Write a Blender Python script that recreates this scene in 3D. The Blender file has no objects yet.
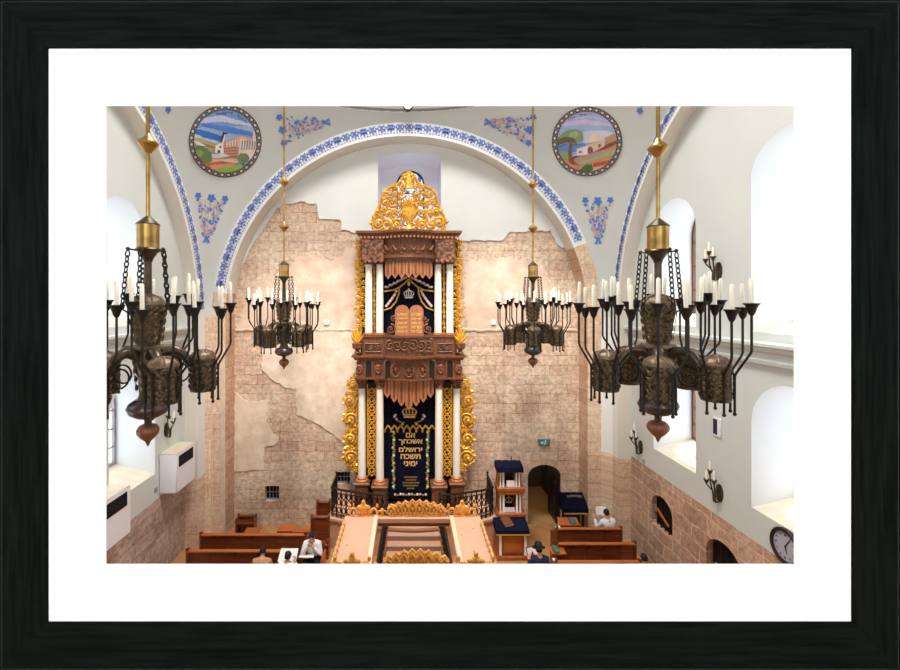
import bpy, bmesh, math, random
from mathutils import Vector, Matrix
PI = math.pi
rnd = random.Random(7)
scene = bpy.context.scene
COL = scene.collection
FPX, VX, VY, ZC = 440.0, 408.0, 301.0, 7.75      # focal length in pixels, vanishing point, eye height


def at(px, py, Y):
    """the world point seen at a photo pixel at depth Y"""
    return Vector(((px - VX) * Y / FPX, Y, ZC - (py - VY) * Y / FPX))


def xp(px, Y):
    return (px - VX) * Y / FPX


def zp(py, Y):
    return ZC - (py - VY) * Y / FPX


def lin(r, g, b):
    f = lambda u: (u / 12.92) if u <= 0.04045 else ((u + 0.055) / 1.055) ** 2.4
    return (f(r / 255), f(g / 255), f(b / 255), 1.0)


# ------------------------------------------------------------------ mesh builder
class MB:
    def __init__(self):
        self.v = []; self.f = []; self.m = []

    def add(self, verts, faces, mi=0):
        n = len(self.v)
        self.v += [tuple(p) for p in verts]
        for f in faces:
            self.f.append(tuple(i + n for i in f)); self.m.append(mi)
        return self

    def box(self, x0, x1, y0, y1, z0, z1, mi=0):
        v = [(x, y, z) for z in (z0, z1) for y in (y0, y1) for x in (x0, x1)]
        return self.add(v, [(0, 2, 3, 1), (4, 5, 7, 6), (0, 1, 5, 4), (2, 6, 7, 3), (0, 4, 6, 2), (1, 3, 7, 5)], mi)

    def bbox(self, x0, x1, y0, y1, z0, z1, b=0.02, mi=0):
        """box with chamfered edges"""
        b = min(b, (x1 - x0) * .3, (y1 - y0) * .3, (z1 - z0) * .3)
        bm = bmesh.new()
        bmesh.ops.create_cube(bm, size=1)
        for w in bm.verts:
            w.co = Vector(((x0 + x1) / 2 + w.co.x * (x1 - x0), (y0 + y1) / 2 + w.co.y * (y1 - y0), (z0 + z1) / 2 + w.co.z * (z1 - z0)))
        bmesh.ops.bevel(bm, geom=bm.edges[:], offset=b, segments=1, affect='EDGES')
        bm.verts.index_update()
        self.add([w.co[:] for w in bm.verts], [[w.index for w in f.verts] for f in bm.faces], mi)
        bm.free(); return self

    def tube(self, path, r, n=8, closed=False, mi=0):
        path = [Vector(p) for p in path]
        k = len(path)
        rs = r if isinstance(r, (list, tuple)) else [r] * k
        vs = []; prev = None
        for i, p in enumerate(path):
            if closed:
                t = path[(i + 1) % k] - path[i - 1]
            else:
                t = path[min(i + 1, k - 1)] - path[max(i - 1, 0)]
            if t.length < 1e-9: t = Vector((0, 0, 1))
            t.normalize()
            if prev is None:
                a = Vector((0, 0, 1)) if abs(t.z) < .9 else Vector((1, 0, 0))
                u = t.cross(a).normalized()
            else:
                u = prev - t * prev.dot(t)
                u = u.normalized() if u.length > 1e-6 else t.orthogonal().normalized()
            prev = u
            w = t.cross(u)
            for j in range(n):
                a = 2 * PI * j / n
                vs.append(p + (u * math.cos(a) + w * math.sin(a)) * rs[i])
        fs = []
        for i in range(k if closed else k - 1):
            i2 = (i + 1) % k
            for j in range(n):
                j2 = (j + 1) % n
                fs.append((i * n + j, i * n + j2, i2 * n + j2, i2 * n + j))
        if not closed:
            fs.append(tuple(range(n - 1, -1, -1))); fs.append(tuple((k - 1) * n + j for j in range(n)))
        return self.add(vs, fs, mi)

    def lathe(self, prof, c=(0, 0, 0), n=20, mi=0, sx=1, sy=1, lobes=0, amp=0):
        vs = []; fs = []; k = len(prof)
        for (r, z) in prof:
            for j in range(n):
                a = 2 * PI * j / n
                rr = max(r, 1e-4) * (1 + (amp * math.cos(lobes * a) if lobes else 0))
                vs.append((c[0] + rr * math.cos(a) * sx, c[1] + rr * math.sin(a) * sy, c[2] + z))
        for i in range(k - 1):
            for j in range(n):
                j2 = (j + 1) % n
                fs.append((i * n + j, i * n + j2, (i + 1) * n + j2, (i + 1) * n + j))
        fs.append(tuple(range(n - 1, -1, -1))); fs.append(tuple((k - 1) * n + j for j in range(n)))
        return self.add(vs, fs, mi)

    def ball(self, c, r, n=10, m=6, mi=0):
        rx, ry, rz = r if isinstance(r, (tuple, list)) else (r, r, r)
        prof = [(math.sin(PI * i / m), -math.cos(PI * i / m)) for i in range(m + 1)]
        vs = []; fs = []
        for (q, z) in prof:
            for j in range(n):
                a = 2 * PI * j / n
                vs.append((c[0] + max(q, 1e-3) * rx * math.cos(a), c[1] + max(q, 1e-3) * ry * math.sin(a), c[2] + z * rz))
        for i in range(m):
            for j in range(n):
                j2 = (j + 1) % n
                fs.append((i * n + j, i * n + j2, (i + 1) * n + j2, (i + 1) * n + j))
        return self.add(vs, fs, mi)

    def prism(self, pts, d0, d1, plane='xz', mi=0):
        """polygon in a plane pushed out between depths d0 and d1"""
        def mk(p, d):
            return (p[0], d, p[1]) if plane == 'xz' else ((d, p[0], p[1]) if plane == 'yz' else (p[0], p[1], d))
        n = len(pts)
        v = [mk(p, d0) for p in pts] + [mk(p, d1) for p in pts]
        f = [tuple(range(n)), tuple(range(2 * n - 1, n - 1, -1))]
        for i in range(n):
            j = (i + 1) % n
            f.append((i, i + n, j + n, j))
        return self.add(v, f, mi)

    def loft(self, loops, closed=True, mi=0):
        n = len(loops[0]); v = []; f = []
        for L in loops: v += [tuple(p) for p in L]
        for a in range(len(loops) - 1):
            for i in range(n if closed else n - 1):
                j = (i + 1) % n
                f.append((a * n + i, a * n + j, (a + 1) * n + j, (a + 1) * n + i))
        return self.add(v, f, mi)

    def fill(self, outer, holes, mapf, mi=0):
        bm = bmesh.new(); es = []
        for loop in [outer] + list(holes):
            vs = [bm.verts.new((p[0], p[1], 0)) for p in loop]
            for i in range(len(vs)):
                es.append(bm.edges.new((vs[i], vs[(i + 1) % len(vs)])))
        bmesh.ops.triangle_fill(bm, use_beauty=True, edges=es)
        bm.verts.index_update()
        self.add([mapf(w.co.x, w.co.y) for w in bm.verts], [[w.index for w in f.verts] for f in bm.faces], mi)
        bm.free(); return self


def world_loc(p):
    l = Vector((0, 0, 0))
    while p is not None:
        l += p.location; p = p.parent
    return l


def obj(name, mb, mats, parent=None, local=False, smooth=38, origin=None):
    """one mesh object; coordinates are world unless local"""
    me = bpy.data.meshes.new(name)
    off = Vector((0, 0, 0))
    if not local:
        off = world_loc(parent) if parent is not None else (Vector(origin) if origin is not None else off)
    vs = [(p[0] - off.x, p[1] - off.y, p[2] - off.z) for p in mb.v]
    me.from_pydata(vs, [], mb.f)
    if not isinstance(mats, (list, tuple)): mats = [mats]
    for m in mats: me.materials.append(m)
    if len(mats) > 1:
        me.polygons.foreach_set('material_index', mb.m)
    bm = bmesh.new(); bm.from_mesh(me)
    bmesh.ops.recalc_face_normals(bm, faces=bm.faces[:]); bm.to_mesh(me); bm.free()
    if smooth:
        me.polygons.foreach_set('use_smooth', [True] * len(me.polygons))
        me.set_sharp_from_angle(angle=math.radians(smooth))
    me.update()
    o = bpy.data.objects.new(name, me)
    COL.objects.link(o)
    if parent is not None: o.parent = parent
    elif origin is not None and not local: o.location = origin
    return o


def tag(o, label, cat, group=None):
    o['label'] = label; o['category'] = cat
    if group: o['group'] = group
    return o


def thing(name, label, cat, loc=(0, 0, 0), rz=0, group=None):
    o = bpy.data.objects.new(name, None)
    COL.objects.link(o)
    o.location = loc; o.rotation_euler = (0, 0, rz); o.empty_display_size = .2
    return tag(o, label, cat, group)


def struct(name, mb, mats, parent=None, smooth=38):
    o = obj(name, mb, mats, parent, smooth=smooth)
    if parent is None: o['kind'] = 'structure'
    return o


def kids(o): return [c for c in bpy.data.objects if c.parent == o]


def dup(root, loc, rz, label, group=None):
    r = root.copy(); COL.objects.link(r); r.location = loc; r.rotation_euler = (0, 0, rz); r['label'] = label
    if group: r['group'] = group
    for ch in kids(root):
        c = ch.copy(); COL.objects.link(c); c.parent = r
        for g in kids(ch):
            d = g.copy(); COL.objects.link(d); d.parent = c
    return r


# ------------------------------------------------------------------ materials
def mat(name, col, rough=.6, metal=0, spec=.4, noise=0, nscale=8, bump=0, bscale=40, emit=None, estr=0, col2=None, detail=4, coat=0):
    m = bpy.data.materials.new(name); m.use_nodes = True
    nt = m.node_tree; N = nt.nodes; L = nt.links
    b = N['Principled BSDF']
    b.inputs['Base Color'].default_value = col; b.inputs['Roughness'].default_value = rough
    b.inputs['Metallic'].default_value = metal; b.inputs['Specular IOR Level'].default_value = spec
    b.inputs['Coat Weight'].default_value = coat
    if emit: b.inputs['Emission Color'].default_value = emit; b.inputs['Emission Strength'].default_value = estr
    if noise or bump:
        tc = N.new('ShaderNodeTexCoord')
    if noise:
        t = N.new('ShaderNodeTexNoise'); t.inputs['Scale'].default_value = nscale; t.inputs['Detail'].default_value = detail
        L.new(tc.outputs['Object'], t.inputs['Vector'])
        r = N.new('ShaderNodeValToRGB'); r.color_ramp.elements[0].position = .3; r.color_ramp.elements[1].position = .7
        c2 = col2 or tuple(max(0, min(1, c * (1 - noise))) for c in col[:3]) + (1,)
        r.color_ramp.elements[0].color = c2; r.color_ramp.elements[1].color = col
        L.new(t.outputs['Fac'], r.inputs['Fac']); L.new(r.outputs['Color'], b.inputs['Base Color'])
    if bump:
        t2 = N.new('ShaderNodeTexNoise'); t2.inputs['Scale'].default_value = bscale; t2.inputs['Detail'].default_value = 5
        L.new(tc.outputs['Object'], t2.inputs['Vector'])
        bp = N.new('ShaderNodeBump'); bp.inputs['Strength'].default_value = bump; bp.inputs['Distance'].default_value = .02
        L.new(t2.outputs['Fac'], bp.inputs['Height']); L.new(bp.outputs['Normal'], b.inputs['Normal'])
    return m


def carved(name, col, dark, scale=14, rough=.4, metal=0, strength=1.0):
    """surface with shallow carved leafwork: smooth voronoi cells give relief, and shade painted darker into the hollows"""
    m = bpy.data.materials.new(name); m.use_nodes = True
    nt = m.node_tree; N = nt.nodes; L = nt.links; b = N['Principled BSDF']
    tc = N.new('ShaderNodeTexCoord')
    nz = N.new('ShaderNodeTexNoise'); nz.inputs['Scale'].default_value = scale * .6
    L.new(tc.outputs['Object'], nz.inputs['Vector'])
    ad = N.new('ShaderNodeMixRGB'); ad.blend_type = 'ADD'; ad.inputs['Fac'].default_value = .12
    L.new(tc.outputs['Object'], ad.inputs['Color1']); L.new(nz.outputs['Color'], ad.inputs['Color2'])
    v = N.new('ShaderNodeTexVoronoi'); v.feature = 'SMOOTH_F1'; v.inputs['Scale'].default_value = scale
    L.new(ad.outputs['Color'], v.inputs['Vector'])
    r = N.new('ShaderNodeValToRGB'); r.color_ramp.elements[0].position = .25; r.color_ramp.elements[1].position = .62
    r.color_ramp.elements[0].color = col; r.color_ramp.elements[1].color = dark
    L.new(v.outputs['Distance'], r.inputs['Fac']); L.new(r.outputs['Color'], b.inputs['Base Color'])
    bp = N.new('ShaderNodeBump'); bp.inputs['Strength'].default_value = strength; bp.inputs['Distance'].default_value = .03; bp.invert = True
    L.new(v.outputs['Distance'], bp.inputs['Height']); L.new(bp.outputs['Normal'], b.inputs['Normal'])
    b.inputs['Roughness'].default_value = rough; b.inputs['Metallic'].default_value = metal
    return m


def woodmat(name, col, col2, scale=3, axis='X', rough=.35, bump=.15):
    m = bpy.data.materials.new(name); m.use_nodes = True
    nt = m.node_tree; N = nt.nodes; L = nt.links; b = N['Principled BSDF']
    tc = N.new('ShaderNodeTexCoord'); mp = N.new('ShaderNodeMapping')
    s = {'X': (.12, 1, 1), 'Z': (1, 1, .12), 'Y': (1, .12, 1)}[axis]
    mp.inputs['Scale'].default_value = s
    L.new(tc.outputs['Object'], mp.inputs['Vector'])
    t = N.new('ShaderNodeTexNoise'); t.inputs['Scale'].default_value = scale * 8; t.inputs['Detail'].default_value = 6; t.inputs['Distortion'].default_value = .6
    L.new(mp.outputs['Vector'], t.inputs['Vector'])
    r = N.new('ShaderNodeValToRGB'); r.color_ramp.elements[0].position = .32; r.color_ramp.elements[1].position = .68
    r.color_ramp.elements[0].color = col2; r.color_ramp.elements[1].color = col
    L.new(t.outputs['Fac'], r.inputs['Fac']); L.new(r.outputs['Color'], b.inputs['Base Color'])
    bp = N.new('ShaderNodeBump'); bp.inputs['Strength'].default_value = bump; bp.inputs['Distance'].default_value = .01
    L.new(t.outputs['Fac'], bp.inputs['Height']); L.new(bp.outputs['Normal'], b.inputs['Normal'])
    b.inputs['Roughness'].default_value = rough
    return m


def stonemat(name, cA, cB, cC, mortar, bw=.55, bh=.3, msize=.012, patch=.5, dist=.06, mfade=.5, dark=.35):
    """old masonry in world metres: blocks, weathered patches and worn joints; works on walls along x or along y"""
    m = bpy.data.materials.new(name); m.use_nodes = True
    nt = m.node_tree; N = nt.nodes; L = nt.links; b = N['Principled BSDF']
    g = N.new('ShaderNodeNewGeometry'); sep = N.new('ShaderNodeSeparateXYZ'); L.new(g.outputs['Position'], sep.inputs[0])
    sm = N.new('ShaderNodeMath'); sm.operation = 'ADD'; L.new(sep.outputs['X'], sm.inputs[0]); L.new(sep.outputs['Y'], sm.inputs[1])
    cmb = N.new('ShaderNodeCombineXYZ'); L.new(sm.outputs[0], cmb.inputs['X']); L.new(sep.outputs['Z'], cmb.inputs['Y'])

    def noise(scale, detail=5, rough=.6):
        t = N.new('ShaderNodeTexNoise'); t.inputs['Scale'].default_value = scale; t.inputs['Detail'].default_value = detail; t.inputs['Roughness'].default_value = rough
        L.new(cmb.outputs[0], t.inputs['Vector']); return t
    def mix(fac, a, c, mode='MIX'):
        x = N.new('ShaderNodeMixRGB'); x.blend_type = mode
        for sck, val in ((x.inputs['Fac'], fac), (x.inputs['Color1'], a), (x.inputs['Color2'], c)):
            if isinstance(val, (float, int)): sck.default_value = val
            elif isinstance(val, tuple): sck.default_value = val
            else: L.new(val, sck)
        return x.outputs['Color']
    def ramp(src, p0, p1, c0=(0, 0, 0, 1), c1=(1, 1, 1, 1)):
        r = N.new('ShaderNodeValToRGB'); r.color_ramp.elements[0].position = p0; r.color_ramp.elements[1].position = p1
        r.color_ramp.elements[0].color = c0; r.color_ramp.elements[1].color = c1
        L.new(src, r.inputs['Fac']); return r.outputs['Color']
    wob = noise(1.7, 4)
    vec = mix(dist, cmb.outputs[0], wob.outputs['Color'], 'ADD')
    br = N.new('ShaderNodeTexBrick'); br.offset = .47; br.squash = 1.25; br.squash_frequency = 3
    br.inputs['Scale'].default_value = 1; br.inputs['Brick Width'].default_value = bw; br.inputs['Row Height'].default_value = bh
    br.inputs['Mortar Size'].default_value = msize; br.inputs['Mortar Smooth'].default_value = .6; br.inputs['Bias'].default_value = 0
    br.inputs['Color1'].default_value = cA; br.inputs['Color2'].default_value = cB; br.inputs['Mortar'].default_value = mortar
    L.new(vec, br.inputs['Vector'])
    worn = ramp(noise(.9, 6).outputs['Fac'], .38, .62)
    plain = mix(ramp(noise(2.3, 6).outputs['Fac'], .35, .65), cA, cC)
    fadeM = N.new('ShaderNodeMath'); fadeM.operation = 'MULTIPLY'; L.new(worn, fadeM.inputs[0]); fadeM.inputs[1].default_value = mfade
    base = mix(fadeM.outputs[0], br.outputs['Color'], plain)
    spots = ramp(noise(.55, 8, .65).outputs['Fac'], .52, .66)
    pm = N.new('ShaderNodeMath'); pm.operation = 'MULTIPLY'; L.new(spots, pm.inputs[0]); pm.inputs[1].default_value = patch
    base = mix(pm.outputs[0], base, cC)
    grime = ramp(noise(7, 8, .7).outputs['Fac'], .25, .6, (1 - dark, 1 - dark, 1 - dark, 1), (1.06, 1.06, 1.06, 1))
    base = mix(1.0, base, grime, 'MULTIPLY')
    speck = ramp(noise(22, 5, .7).outputs['Fac'], .3, .46, (1 - dark * 1.1, 1 - dark * 1.2, 1 - dark * 1.3, 1), (1, 1, 1, 1))
    base = mix(.75, base, speck, 'MULTIPLY')
    tint = ramp(noise(.42, 3).outputs['Fac'], .36, .64, (1.0, .90, .86, 1), (1.03, 1.02, .97, 1))
    base = mix(1.0, base, tint, 'MULTIPLY')
    L.new(base, b.inputs['Base Color']); b.inputs['Roughness'].default_value = .92; b.inputs['Specular IOR Level'].default_value = .15
    h = mix(.35, br.outputs['Fac'], noise(14, 8, .7).outputs['Fac'])
    inv = N.new('ShaderNodeBump'); inv.inputs['Strength'].default_value = .55; inv.inputs['Distance'].default_value = .03; inv.invert = True
    L.new(h, inv.inputs['Height']); L.new(inv.outputs['Normal'], b.inputs['Normal'])
    return m


M = {}
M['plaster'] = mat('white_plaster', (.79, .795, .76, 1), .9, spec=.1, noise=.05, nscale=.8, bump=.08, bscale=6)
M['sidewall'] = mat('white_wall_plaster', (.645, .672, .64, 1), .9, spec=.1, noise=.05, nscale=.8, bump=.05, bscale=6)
M['soffit'] = mat('cream_soffit_plaster', (.74, .70, .63, 1), .9, spec=.1, noise=.06, nscale=.8)
M['reveal'] = mat('daylit_reveal_plaster', (.77, .78, .795, 1), .85, spec=.1, noise=.03, nscale=1)  # wall plaster lightened and cooled, daylight put into the colour
M['sill'] = mat('cream_marble_sill', lin(226, 214, 190), .4, noise=.15, nscale=3, bump=.05, bscale=10)
M['stone'] = stonemat('old_back_wall_stone', lin(230, 207, 184), lin(206, 176, 156), lin(242, 226, 206), lin(160, 130, 110), .62, .33, .013, .7, .17, .72, .58)
M['stone_right'] = stonemat('dressed_stone', lin(212, 178, 154), lin(172, 138, 120), lin(226, 200, 178), lin(236, 218, 202), .75, .4, .018, .45, .2, .3, .6)
M['stone_left'] = stonemat('dark_rough_stone', lin(204, 182, 172), lin(170, 148, 140), lin(222, 204, 194), lin(150, 130, 122), .7, .4, .014, .6, .16, .7, .6)
M['stone_dark'] = stonemat('shaded_arch_stone', lin(214, 182, 156), lin(192, 158, 134), lin(224, 196, 170), lin(150, 118, 98), .7, .4, .014, .5, .08, .5, .45)  # arch stone darkened, the soffit's shade put into the colour
M['stone_pier'] = stonemat('pier_stone', lin(230, 206, 182), lin(214, 184, 160), lin(238, 218, 196), lin(182, 148, 124), .9, .45, .012, .5, .08, .6, .42)
M['oldplaster'] = mat('old_plaster_remnant', lin(242, 227, 206), .95, spec=.1, noise=.2, nscale=3, col2=lin(222, 196, 172), bump=.5, bscale=12, detail=8)
M['oldplaster2'] = mat('old_pink_plaster', lin(232, 210, 190), .95, spec=.1, noise=.2, nscale=2.2, col2=lin(210, 180, 158), bump=.6, bscale=10, detail=9)
M['palestone'] = mat('pale_joint_stone', lin(226, 204, 184), .95, spec=.1, noise=.2, nscale=4, bump=.4, bscale=20)
M['floor'] = stonemat('floor_flags', lin(214, 168, 112), lin(206, 156, 100), lin(222, 180, 126), lin(170, 126, 84), .6, .6, .01, .3, 0, .3, .15)
M['pinkwood'] = mat('pale_dusty_board', lin(208, 162, 134), .7, noise=.12, nscale=3, bump=.1, bscale=12)
M['pinkstone'] = mat('pink_stone_step', lin(214, 160, 124), .7, noise=.15, nscale=4, bump=.1, bscale=14)
M['wood'] = woodmat('carved_walnut', lin(134, 82, 50), lin(84, 48, 28), 3, 'Z', .45)
M['woodcarv'] = carved('carved_walnut_relief', lin(138, 86, 54), lin(56, 30, 18), 11, .45, 0, .9)
M['woodlight'] = woodmat('warm_oak', lin(190, 124, 80), lin(160, 96, 58), 3, 'Z', .45)
M['wooddark'] = mat('dark_walnut_and_shade', lin(36, 19, 12), .6, noise=.3, nscale=6)
M['pew'] = woodmat('red_brown_pew_wood', lin(132, 66, 32), lin(96, 42, 20), 2, 'X', .35)
M['pewlight'] = woodmat('orange_wood', lin(186, 104, 48), lin(158, 82, 36), 2, 'X', .35)
M['lectern'] = woodmat('orange_cabinet_wood', lin(172, 98, 46), lin(138, 72, 32), 2, 'Z', .35)
M['gold'] = mat('gilded_carving', lin(250, 198, 72), .36, .22, .6, noise=.4, nscale=14, col2=lin(206, 138, 36), bump=.5, bscale=30)
M['goldpale'] = mat('gilded_wood_crest', lin(246, 186, 96), .45, .12, .5, noise=.35, nscale=12, col2=lin(216, 140, 60), bump=.5, bscale=30)
M['goldthread'] = mat('gold_embroidery', lin(232, 192, 120), .6, .1, noise=.15, nscale=30)
M['goldline'] = mat('gold_braid', lin(198, 158, 62), .5, .2)
M['navy'] = mat('navy_velvet', lin(17, 19, 40), .95, spec=.1, noise=.4, nscale=6)
M['navy2'] = mat('blue_velvet', lin(17, 21, 48), .95, spec=.15, noise=.4, nscale=6)
M['white'] = mat('white_column_paint', lin(240, 234, 222), .5, noise=.05, nscale=4)
M['silver'] = mat('silver_embroidery', lin(226, 220, 205), .6)
M['pink'] = mat('pink_thread', lin(222, 160, 165), .7)
M['green'] = mat('green_thread', lin(120, 140, 60), .7)
M['iron'] = mat('dark_wrought_iron', lin(40, 35, 30), .5, .5, .5, noise=.4, nscale=12, bump=.3, bscale=50)
M['bronze'] = carved('aged_bronze_leafwork', lin(112, 92, 62), lin(52, 42, 29), 30, .42, .5, .7)
M['bronze2'] = mat('aged_bronze', lin(96, 80, 60), .36, .6, .5, noise=.5, nscale=7, col2=lin(50, 41, 32), bump=.2, bscale=20)
M['bronzecap'] = mat('bronze_cap', lin(134, 112, 88), .45, .4, .5, noise=.4, nscale=9, col2=lin(82, 66, 50), bump=.3, bscale=24)
M['darkglass'] = mat('smoky_purple_bulb', lin(88, 72, 70), .22, .35, .6, noise=.4, nscale=4)
M['copper'] = mat('worn_copper', lin(150, 98, 70), .45, .4, .5, noise=.4, nscale=8)
M['brass'] = mat('polished_brass', lin(200, 164, 96), .28, .8, .5, noise=.3, nscale=5, col2=lin(140, 106, 56))
M['candle'] = mat('ivory_candle', lin(246, 240, 222), .5)
M['blue'] = mat('blue_paint', lin(84, 126, 204), .85)
M['blue3'] = mat('soft_blue_paint', lin(112, 132, 198), .85)
M['blue2'] = mat('pale_violet_paint', lin(150, 160, 208), .85)
M['peach'] = mat('peach_paint', lin(206, 168, 150), .85)
M['black'] = mat('black_plastic', lin(18, 18, 20), .5)
M['dark'] = mat('dark_void', lin(14, 11, 9), .9)
M['ac'] = mat('white_enamel', lin(232, 232, 236), .5)
M['skin'] = mat('skin', lin(205, 150, 122), .55)
M['hair'] = mat('black_hair', lin(20, 16, 15), .6)
M['shirt'] = mat('white_shirt', lin(236, 236, 240), .85, bump=.2, bscale=12)
M['tan'] = mat('tan_shirt', lin(186, 140, 104), .85, bump=.2, bscale=12)
M['trouser'] = mat('black_trousers', lin(20, 20, 28), .9)
M['navycoat'] = mat('navy_jacket', lin(28, 34, 62), .9)
M['paper'] = mat('white_paper', lin(244, 243, 238), .8)
M['cloth_green'] = mat('green_book_cover', lin(60, 110, 80), .6)
M['book_brown'] = mat('brown_book_cover', lin(110, 60, 40), .6)
M['book_blue'] = mat('teal_book_cover', lin(60, 100, 130), .6)
M['frost'] = mat('window_bar_paint', lin(150, 146, 150), .5)
M['windowwood'] = mat('brown_window_frame', lin(110, 74, 56), .5)
M['clockface'] = mat('pale_grey_clock_face', lin(172, 172, 184), .6)
M['clockrim'] = mat('dark_wood_clock_rim', lin(42, 26, 22), .35)
M['mat'] = mat('white_mat_board', (.93, .93, .93, 1), .95, spec=.05)


def framewood(name, axis):
    m = bpy.data.materials.new(name); m.use_nodes = True
    nt = m.node_tree; N = nt.nodes; L = nt.links; b = N['Principled BSDF']
    tc = N.new('ShaderNodeTexCoord'); mp = N.new('ShaderNodeMapping')
    mp.inputs['Scale'].default_value = (.06, 1, 1) if axis == 'X' else (1, 1, .06)
    L.new(tc.outputs['Object'], mp.inputs['Vector'])
    t = N.new('ShaderNodeTexNoise'); t.inputs['Scale'].default_value = 42; t.inputs['Detail'].default_value = 8; t.inputs['Roughness'].default_value = .7
    L.new(mp.outputs['Vector'], t.inputs['Vector'])
    r = N.new('ShaderNodeValToRGB'); r.color_ramp.elements[0].position = .35; r.color_ramp.elements[1].position = .75
    r.color_ramp.elements[0].color = (.0022, .0032, .0028, 1); r.color_ramp.elements[1].color = (.0085, .0118, .0104, 1)
    L.new(t.outputs['Fac'], r.inputs['Fac']); L.new(r.outputs['Color'], b.inputs['Base Color'])
    b.inputs['Roughness'].default_value = .9; b.inputs['Specular IOR Level'].default_value = .03
    return m


M['rail_h'] = framewood('black_stained_frame_wood', 'X')
M['rail_v'] = framewood('black_stained_frame_wood_upright', 'Z')


def glassmat(name, pattern=False):
    m = bpy.data.materials.new(name); m.use_nodes = True
    nt = m.node_tree; N = nt.nodes; L = nt.links
    for n in list(N):
        if n.type != 'OUTPUT_MATERIAL': N.remove(n)
    out = [n for n in N if n.type == 'OUTPUT_MATERIAL'][0]
    tr = N.new('ShaderNodeBsdfTransparent'); gl = N.new('ShaderNodeBsdfGlossy'); gl.inputs['Roughness'].default_value = .05
    mx = N.new('ShaderNodeMixShader'); mx.inputs['Fac'].default_value = .06
    tr.inputs['Color'].default_value = (.93, .97, 1, 1)
    L.new(tr.outputs[0], mx.inputs[1]); L.new(gl.outputs[0], mx.inputs[2]); L.new(mx.outputs[0], out.inputs['Surface'])
    if pattern:
        tc = N.new('ShaderNodeTexCoord'); v = N.new('ShaderNodeTexVoronoi'); v.inputs['Scale'].default_value = 8
        L.new(tc.outputs['Object'], v.inputs['Vector'])
        r = N.new('ShaderNodeValToRGB'); r.color_ramp.interpolation = 'CONSTANT'
        sep = N.new('ShaderNodeSeparateXYZ'); L.new(v.outputs['Color'], sep.inputs[0]); L.new(sep.outputs['X'], r.inputs['Fac'])
        e = r.color_ramp.elements
        e[0].position = 0; e[0].color = (.34, .38, .42, 1); e[1].position = .5; e[1].color = (.03, .08, .22, 1)
        for p, c in ((.66, (.2, .3, .4, 1)), (.88, (.3, .02, .01, 1)), (.92, (.34, .38, .34, 1))):
            q = e.new(p); q.color = c
        L.new(r.outputs['Color'], tr.inputs['Color'])
    return m


M['glass'] = glassmat('clear_window_glass')
M['stained'] = glassmat('blue_white_stained_glass', True)


def ragged(pts, step, amp, seed=1):
    r = random.Random(seed); out = []
    n = len(pts)
    for i in range(n):
        a = Vector(pts[i]); b = Vector(pts[(i + 1) % n])
        d = b - a; k = max(1, int(d.length / step)); nrm = Vector((-d.y, d.x)).normalized() if d.length > 0 else Vector((0, 0))
        for j in range(k):
            p = a + d * (j / k)
            if j: p += nrm * r.uniform(-amp, amp)
            out.append((p.x, p.y))
    return out


def arch_loop(c, hw, z0, zs, zt, n=20):
    """opening outline: straight sides from z0 to the springing zs, curved head up to zt"""
    p = [(c - hw, z0), (c + hw, z0)]
    for i in range(n + 1):
        a = PI * i / n
        p.append((c + hw * math.cos(a), zs + (zt - zs) * math.sin(a)))
    return p
WORLD, DOME, ARKSPOT, FLOORSPOT, WALLSPOT, SUN, EXPO = 3.8, 1500, 1000, 800, 2900, 8.0, 0.0
# ------------------------------------------------------------------ the hall: setting
YC, X0, ZS = 7.9, -.05, ZC - .53
R_OUT, R_IN, Y1, YB = 6.4, 5.95, 14.45, 15.2
DX, XW, RSO, RSI = 6.6, 7.0, 6.35, 5.9
S2 = (Y1 - YC) ** 2 + R_OUT ** 2
YN = -3.0
R = lambda z: ZC + z          # height relative to the eye

# floor
b = MB().box(-7.6, 7.6, YN, 19, -.2, 0)
struct('floor', b, M['floor'])

# ---- back wall, stone, with door, two small windows and the upper recess
dx0, dx1 = xp(527.8, YB), xp(560.5, YB)
door_top, door_spring = zp(464.5, YB), zp(476, YB)
door_loop = arch_loop((dx0 + dx1) / 2, (dx1 - dx0) / 2, .02, door_spring, door_top, 14)
slit = [(265, 279, 486, 501), (337, 350, 472, 484)]
slits = [[(xp(a, YB), zp(d, YB)), (xp(b_, YB), zp(d, YB)), (xp(b_, YB), zp(c, YB)), (xp(a, YB), zp(c, YB))] for a, b_, c, d in slit]
nx0, nx1, nz0 = xp(378, YB), xp(441, YB), zp(236, YB)
nzt, nzs = zp(153, YB), zp(158, YB)
niche = [(nx0, nz0), (nx1, nz0)] + [(nx1 + (nx0 - nx1) * i / 12, nzs + (nzt - nzs) * math.sin(PI * i / 12)) for i in range(13)]
outer = [(-6.5, 0), (6.5, 0), (6.5, R(6.4)), (-6.5, R(6.4))]
w = MB(); w.fill(outer, [door_loop, niche] + slits, lambda x, z: (x, YB, z))
for s in slits:
    w.loft([[(p[0], YB, p[1]) for p in s], [(p[0], YB + .35, p[1]) for p in s]])
WALLB = struct('wall_back', w, M['stone'], smooth=0)
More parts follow.
